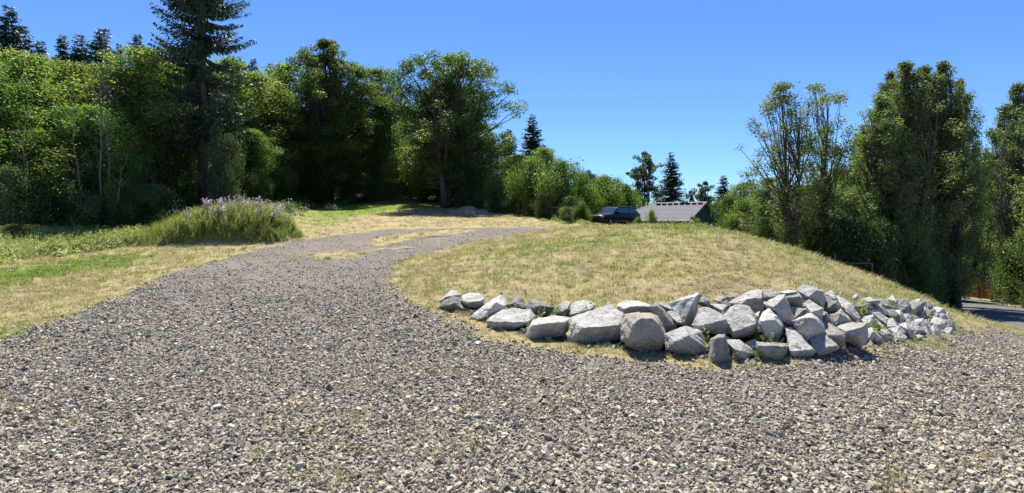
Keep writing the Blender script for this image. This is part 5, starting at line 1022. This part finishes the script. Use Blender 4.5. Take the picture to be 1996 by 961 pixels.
# ------------------------------------------------------------------ house
def build_house():
    root = empty('house', (14.9, 49.5, gz(14.9, 49.5))); tag(root, 'low house with grey shingle roof and dark green gable seen over the mound', 'house')
    O = Vector(root.location); r = Vector((-.8, .6, 0)); p = Vector((-.6, -.8, 0)); Rz = 3.3; Ez = 1.62
    A = Vector((17.4, 50, Rz)); L = A + r * 4.6; E1 = A + p * 4.3; E1.z = Ez; E2 = A - p * 4.3; E2.z = Ez
    C1 = E1 + r * 8.2; C2 = E2 + r * 8.2; th = Vector((0, 0, -.12))
    def slab(pts, name, mat, par):
        m = MB(); n = len(pts); m.add([q - O for q in pts] + [q + th - O for q in pts], [tuple(range(n)), tuple(range(2 * n - 1, n - 1, -1))] + [(i, i + n, (i + 1) % n + n, (i + 1) % n) for i in range(n)]); return m.build(name, mat, par)
    rf = slab([A, L, C1, E1], 'roof', M['shingle'], root); slab([A, E2, C2, L], 'roof', M['shingle'], root); slab([L, C2, C1], 'roof', M['shingle'], root)
    # courses of shingle, one strip above the next
    for k in range(14):
        t0 = k / 14; t1 = (k + 1) / 14; a0 = E1.lerp(A, t0); b0 = C1.lerp(L, t0); a1 = E1.lerp(A, t1); b1 = C1.lerp(L, t1); up = Vector((0, 0, .012)); m = MB()
        m.add([a0 + up * 2.6 - O, b0 + up * 2.6 - O, b1 + up - O, a1 + up - O, a0 - O, b0 - O], [(0, 1, 2, 3), (0, 4, 5, 1)]); m.build('shingle_course', M['shingle'], rf)
    for k in range(8):
        c = A.lerp(L, (k + .6) / 8.3) + p * .62 + Vector((0, 0, -.19)); m = MB(); Mx = Matrix(((r.x, p.x, 0), (r.y, p.y, 0), (0, 0, 1))); m.box(c - O, (.17, .14, .07), Mx); m.build('roof_vent', M['black'], root)
    m = MB(); c = A.lerp(L, .42) + p * .25 + Vector((0, 0, .02)); m.box(c - O, (.3, .2, .06), Matrix(((r.x, p.x, 0), (r.y, p.y, 0), (0, 0, 1)))); m.build('skylight', simple('skylight_glass', (.35, .5, .6), .1, .0, .8), root)
    zb = gz(15, 49) - 1.5
    for (q0, q1, pk) in ((E1, E2, A),):
        ins = r * .25; i0 = q0 - p * .35 + ins; i1 = q1 + p * .35 + ins; m = MB()
        pts = [Vector((i0.x, i0.y, zb)), Vector((i1.x, i1.y, zb)), Vector((i1.x, i1.y, Ez + .02)), Vector((pk.x, pk.y, Rz - .17)) + ins, Vector((i0.x, i0.y, Ez + .02))]
        m.add([q - O for q in pts] + [q + r * .15 - O for q in pts], [tuple(range(5)), tuple(range(9, 4, -1))] + [(i, i + 5, (i + 1) % 5 + 5, (i + 1) % 5) for i in range(5)]); m.build('gable_wall', M['house_wall'], root)
        for s in (i0, i1):
            m = MB(); e = s + r * 7.7; d_ = (p if s is i0 else -p) * -.15
            pts = [Vector((s.x, s.y, zb)) + r * .16, Vector((e.x, e.y, zb)), Vector((e.x, e.y, Ez - .02)), Vector((s.x, s.y, Ez - .02)) + r * .16]
            m.add([q - O for q in pts] + [q + d_ - O for q in pts], [(0, 1, 2, 3), (7, 6, 5, 4)] + [(i, i + 4, (i + 1) % 4 + 4, (i + 1) % 4) for i in range(4)]); m.build('wall', M['house_wall'], root)
        e0 = i0 + r * 7.7; e1 = i1 + r * 7.7; m = MB(); m.add([Vector((q.x, q.y, z)) + dd - O for dd in (Vector(), -r * .15) for (q, z) in ((e0, zb), (e1, zb), (e1, Ez - .02), (e0, Ez - .02))], [(0, 1, 2, 3), (7, 6, 5, 4), (0, 4, 5, 1), (1, 5, 6, 2), (2, 6, 7, 3), (3, 7, 4, 0)]); m.build('wall', M['house_wall'], root)
    def trim(a, b, nm):
        m = MB(); d = (b - a); t = d.normalized(); m.add([q - O for q in (a, b, b + Vector((0, 0, -.2)), a + Vector((0, 0, -.2)))] + [q - r * .04 - O for q in (a, b, b + Vector((0, 0, -.2)), a + Vector((0, 0, -.2)))], [(0, 1, 2, 3), (7, 6, 5, 4), (0, 4, 5, 1), (1, 5, 6, 2), (2, 6, 7, 3), (3, 7, 4, 0)]); m.build(nm, M['trim'], root)
    off = -r * .02 + Vector((0, 0, .03)); trim(E1 + off, A + off, 'bargeboard'); trim(A + off, E2 + off, 'bargeboard')
    m = MB(); m.tube([E1 + p * .05 + Vector((0, 0, -.06)) - O, C1 + p * .05 + Vector((0, 0, -.06)) - O], .07, 6); m.build('gutter', M['trim'], root)
build_house()

# ------------------------------------------------------------------ fences
def board_fence(a, b, h, n, label, mat):
    a = Vector(a); b = Vector(b); root = empty('board_fence', a); t = (b - a); L = t.length; t.normalize(); nrm = Vector((-t.y, t.x, 0)).normalized(); ang = math.atan2(t.y, t.x); Rm = Matrix.Rotation(ang, 3, 'Z'); r = random.Random(4)
    for i in range(n):
        c = t * L * (i + .5) / n; x = a.x + c.x; y = a.y + c.y; z = gz(x, y) - a.z; m = MB(); hh = h * r.uniform(.97, 1.03); m.box((c.x, c.y, z + hh / 2), (L / n * .47, .012, hh / 2), Rm @ Matrix.Rotation(r.uniform(-.01, .01), 3, 'Y')); m.build('board', mat, root)
    for i in range(3):
        c = t * L * i / 2 + nrm * -.06; z = gz(a.x + c.x, a.y + c.y) - a.z; m = MB(); m.box((c.x, c.y, z + h / 2), (.05, .045, h / 2 + .05), Rm); m.build('post', M['old_wood'], root)
    for f in (.25, .8):
        m = MB(); p0 = Vector((0, 0, gz(a.x, a.y) - a.z + h * f)) + nrm * .035; p1 = Vector((t.x * L, t.y * L, gz(b.x, b.y) - a.z + h * f)) + nrm * .035; m.tube([p0, p1], .03, 4); m.build('rail', mat, root)
    return tag(root, label, 'fence')
f0 = P(1872, 574, 58); f1 = P(1944, 590, 54); board_fence((f0[0], f0[1], gz(f0[0], f0[1])), (f1[0], f1[1], gz(f1[0], f1[1])), 1.75, 22, 'reddish brown board fence beside the road at the wood edge', M['fence_wood'])
f2 = P(1828, 566, 70); board_fence((f2[0], f2[1], gz(f2[0], f2[1])), (f0[0] - .3, f0[1] + .4, gz(f0[0], f0[1])), 1.5, 22, 'shaded far stretch of board fence left of the reddish one', M['old_wood'])
def rail_fence(pxs, d, h, rails, label, name, mat, pr=.05, rr_=.025):
    pts = []
    for (px, dd) in pxs: x = (px - CX) * dd / F; pts.append(Vector((x, dd, gz(x, dd))))
    root = empty(name, pts[0]); O = pts[0]
    for q in pts: m = MB(); m.tube([q - O + Vector((0, 0, -.3)), q - O + Vector((0, 0, h))], pr, 6); m.build('post', M['old_wood'], root)
    for f in rails:
        for q0, q1 in zip(pts[:-1], pts[1:]): m = MB(); m.tube([q0 - O + Vector((0, 0, h * f)), q1 - O + Vector((0, 0, h * f))], rr_, 5); m.build('rail' if rr_ > .02 else 'wire', mat, root)
    return tag(root, label, 'fence')
rail_fence([(1010, 48), (1050, 45.5), (1085, 44)], 0, 1.0, (.35, .65, .95), 'low wire fence with thin posts before the bright bushes', 'wire_fence', M['wire'], .035, .012)
x = (1628 - CX) * 20 / F
def log_rail():
    a = Vector(P(1628, 512, 24)); b = Vector(P(1700, 514, 25)); ga = gz(a.x, a.y); root = empty('rail_fence', (a.x, a.y, ga)); O = root.location
    for q, top in ((a, .35), (b, .03)): m = MB(); m.tube([Vector((q.x, q.y, gz(q.x, q.y) - .2)) - O, Vector((q.x, q.y, q.z + top)) - O], .035, 7); m.build('post', M['old_wood'], root)
    m = MB(); m.tube([a - O, b - O], .03, 7); m.build('rail', M['bark'], root); tag(root, 'weathered wooden rail with a post behind the right slope of the mound', 'fence')
log_rail()

kx, ky = rock_gaps; s = rg.uniform(.12, .32, len(kx))
scatter('rockery_weeds', np.stack([kx, ky, GZ(kx, ky)], 1), np.stack([rg.normal(0, .3, len(kx)), -np.abs(rg.normal(0, .3, len(kx))), rg.uniform(0, 6.28, len(kx))], 1), np.stack([s, s, s], 1), rg.integers(0, 4, len(kx)), weeds, 'small weeds growing in the gaps between the boulders', 'weeds')
# dry stalk weeds poking out of the near gravel
X, Y = dens_points(900, 3.2, 16, 1.0); k = (gravel_w(X, Y) > .5) & (patch(X, Y, .9, .7) > .55); X, Y = X[k], Y[k]; s = rg.uniform(.35, 1.0, len(X))
scatter('gravel_weeds', np.stack([X, Y, GZ(X, Y)], 1), np.stack([X * 0, X * 0, rg.uniform(0, 6, len(X))], 1), np.stack([s, s, s * 1.2], 1), rg.integers(0, 6, len(X)), straws, 'thin dry sprigs poking out of the gravel', 'weeds')
print('boulders', nrock, 'tail', len(placed))
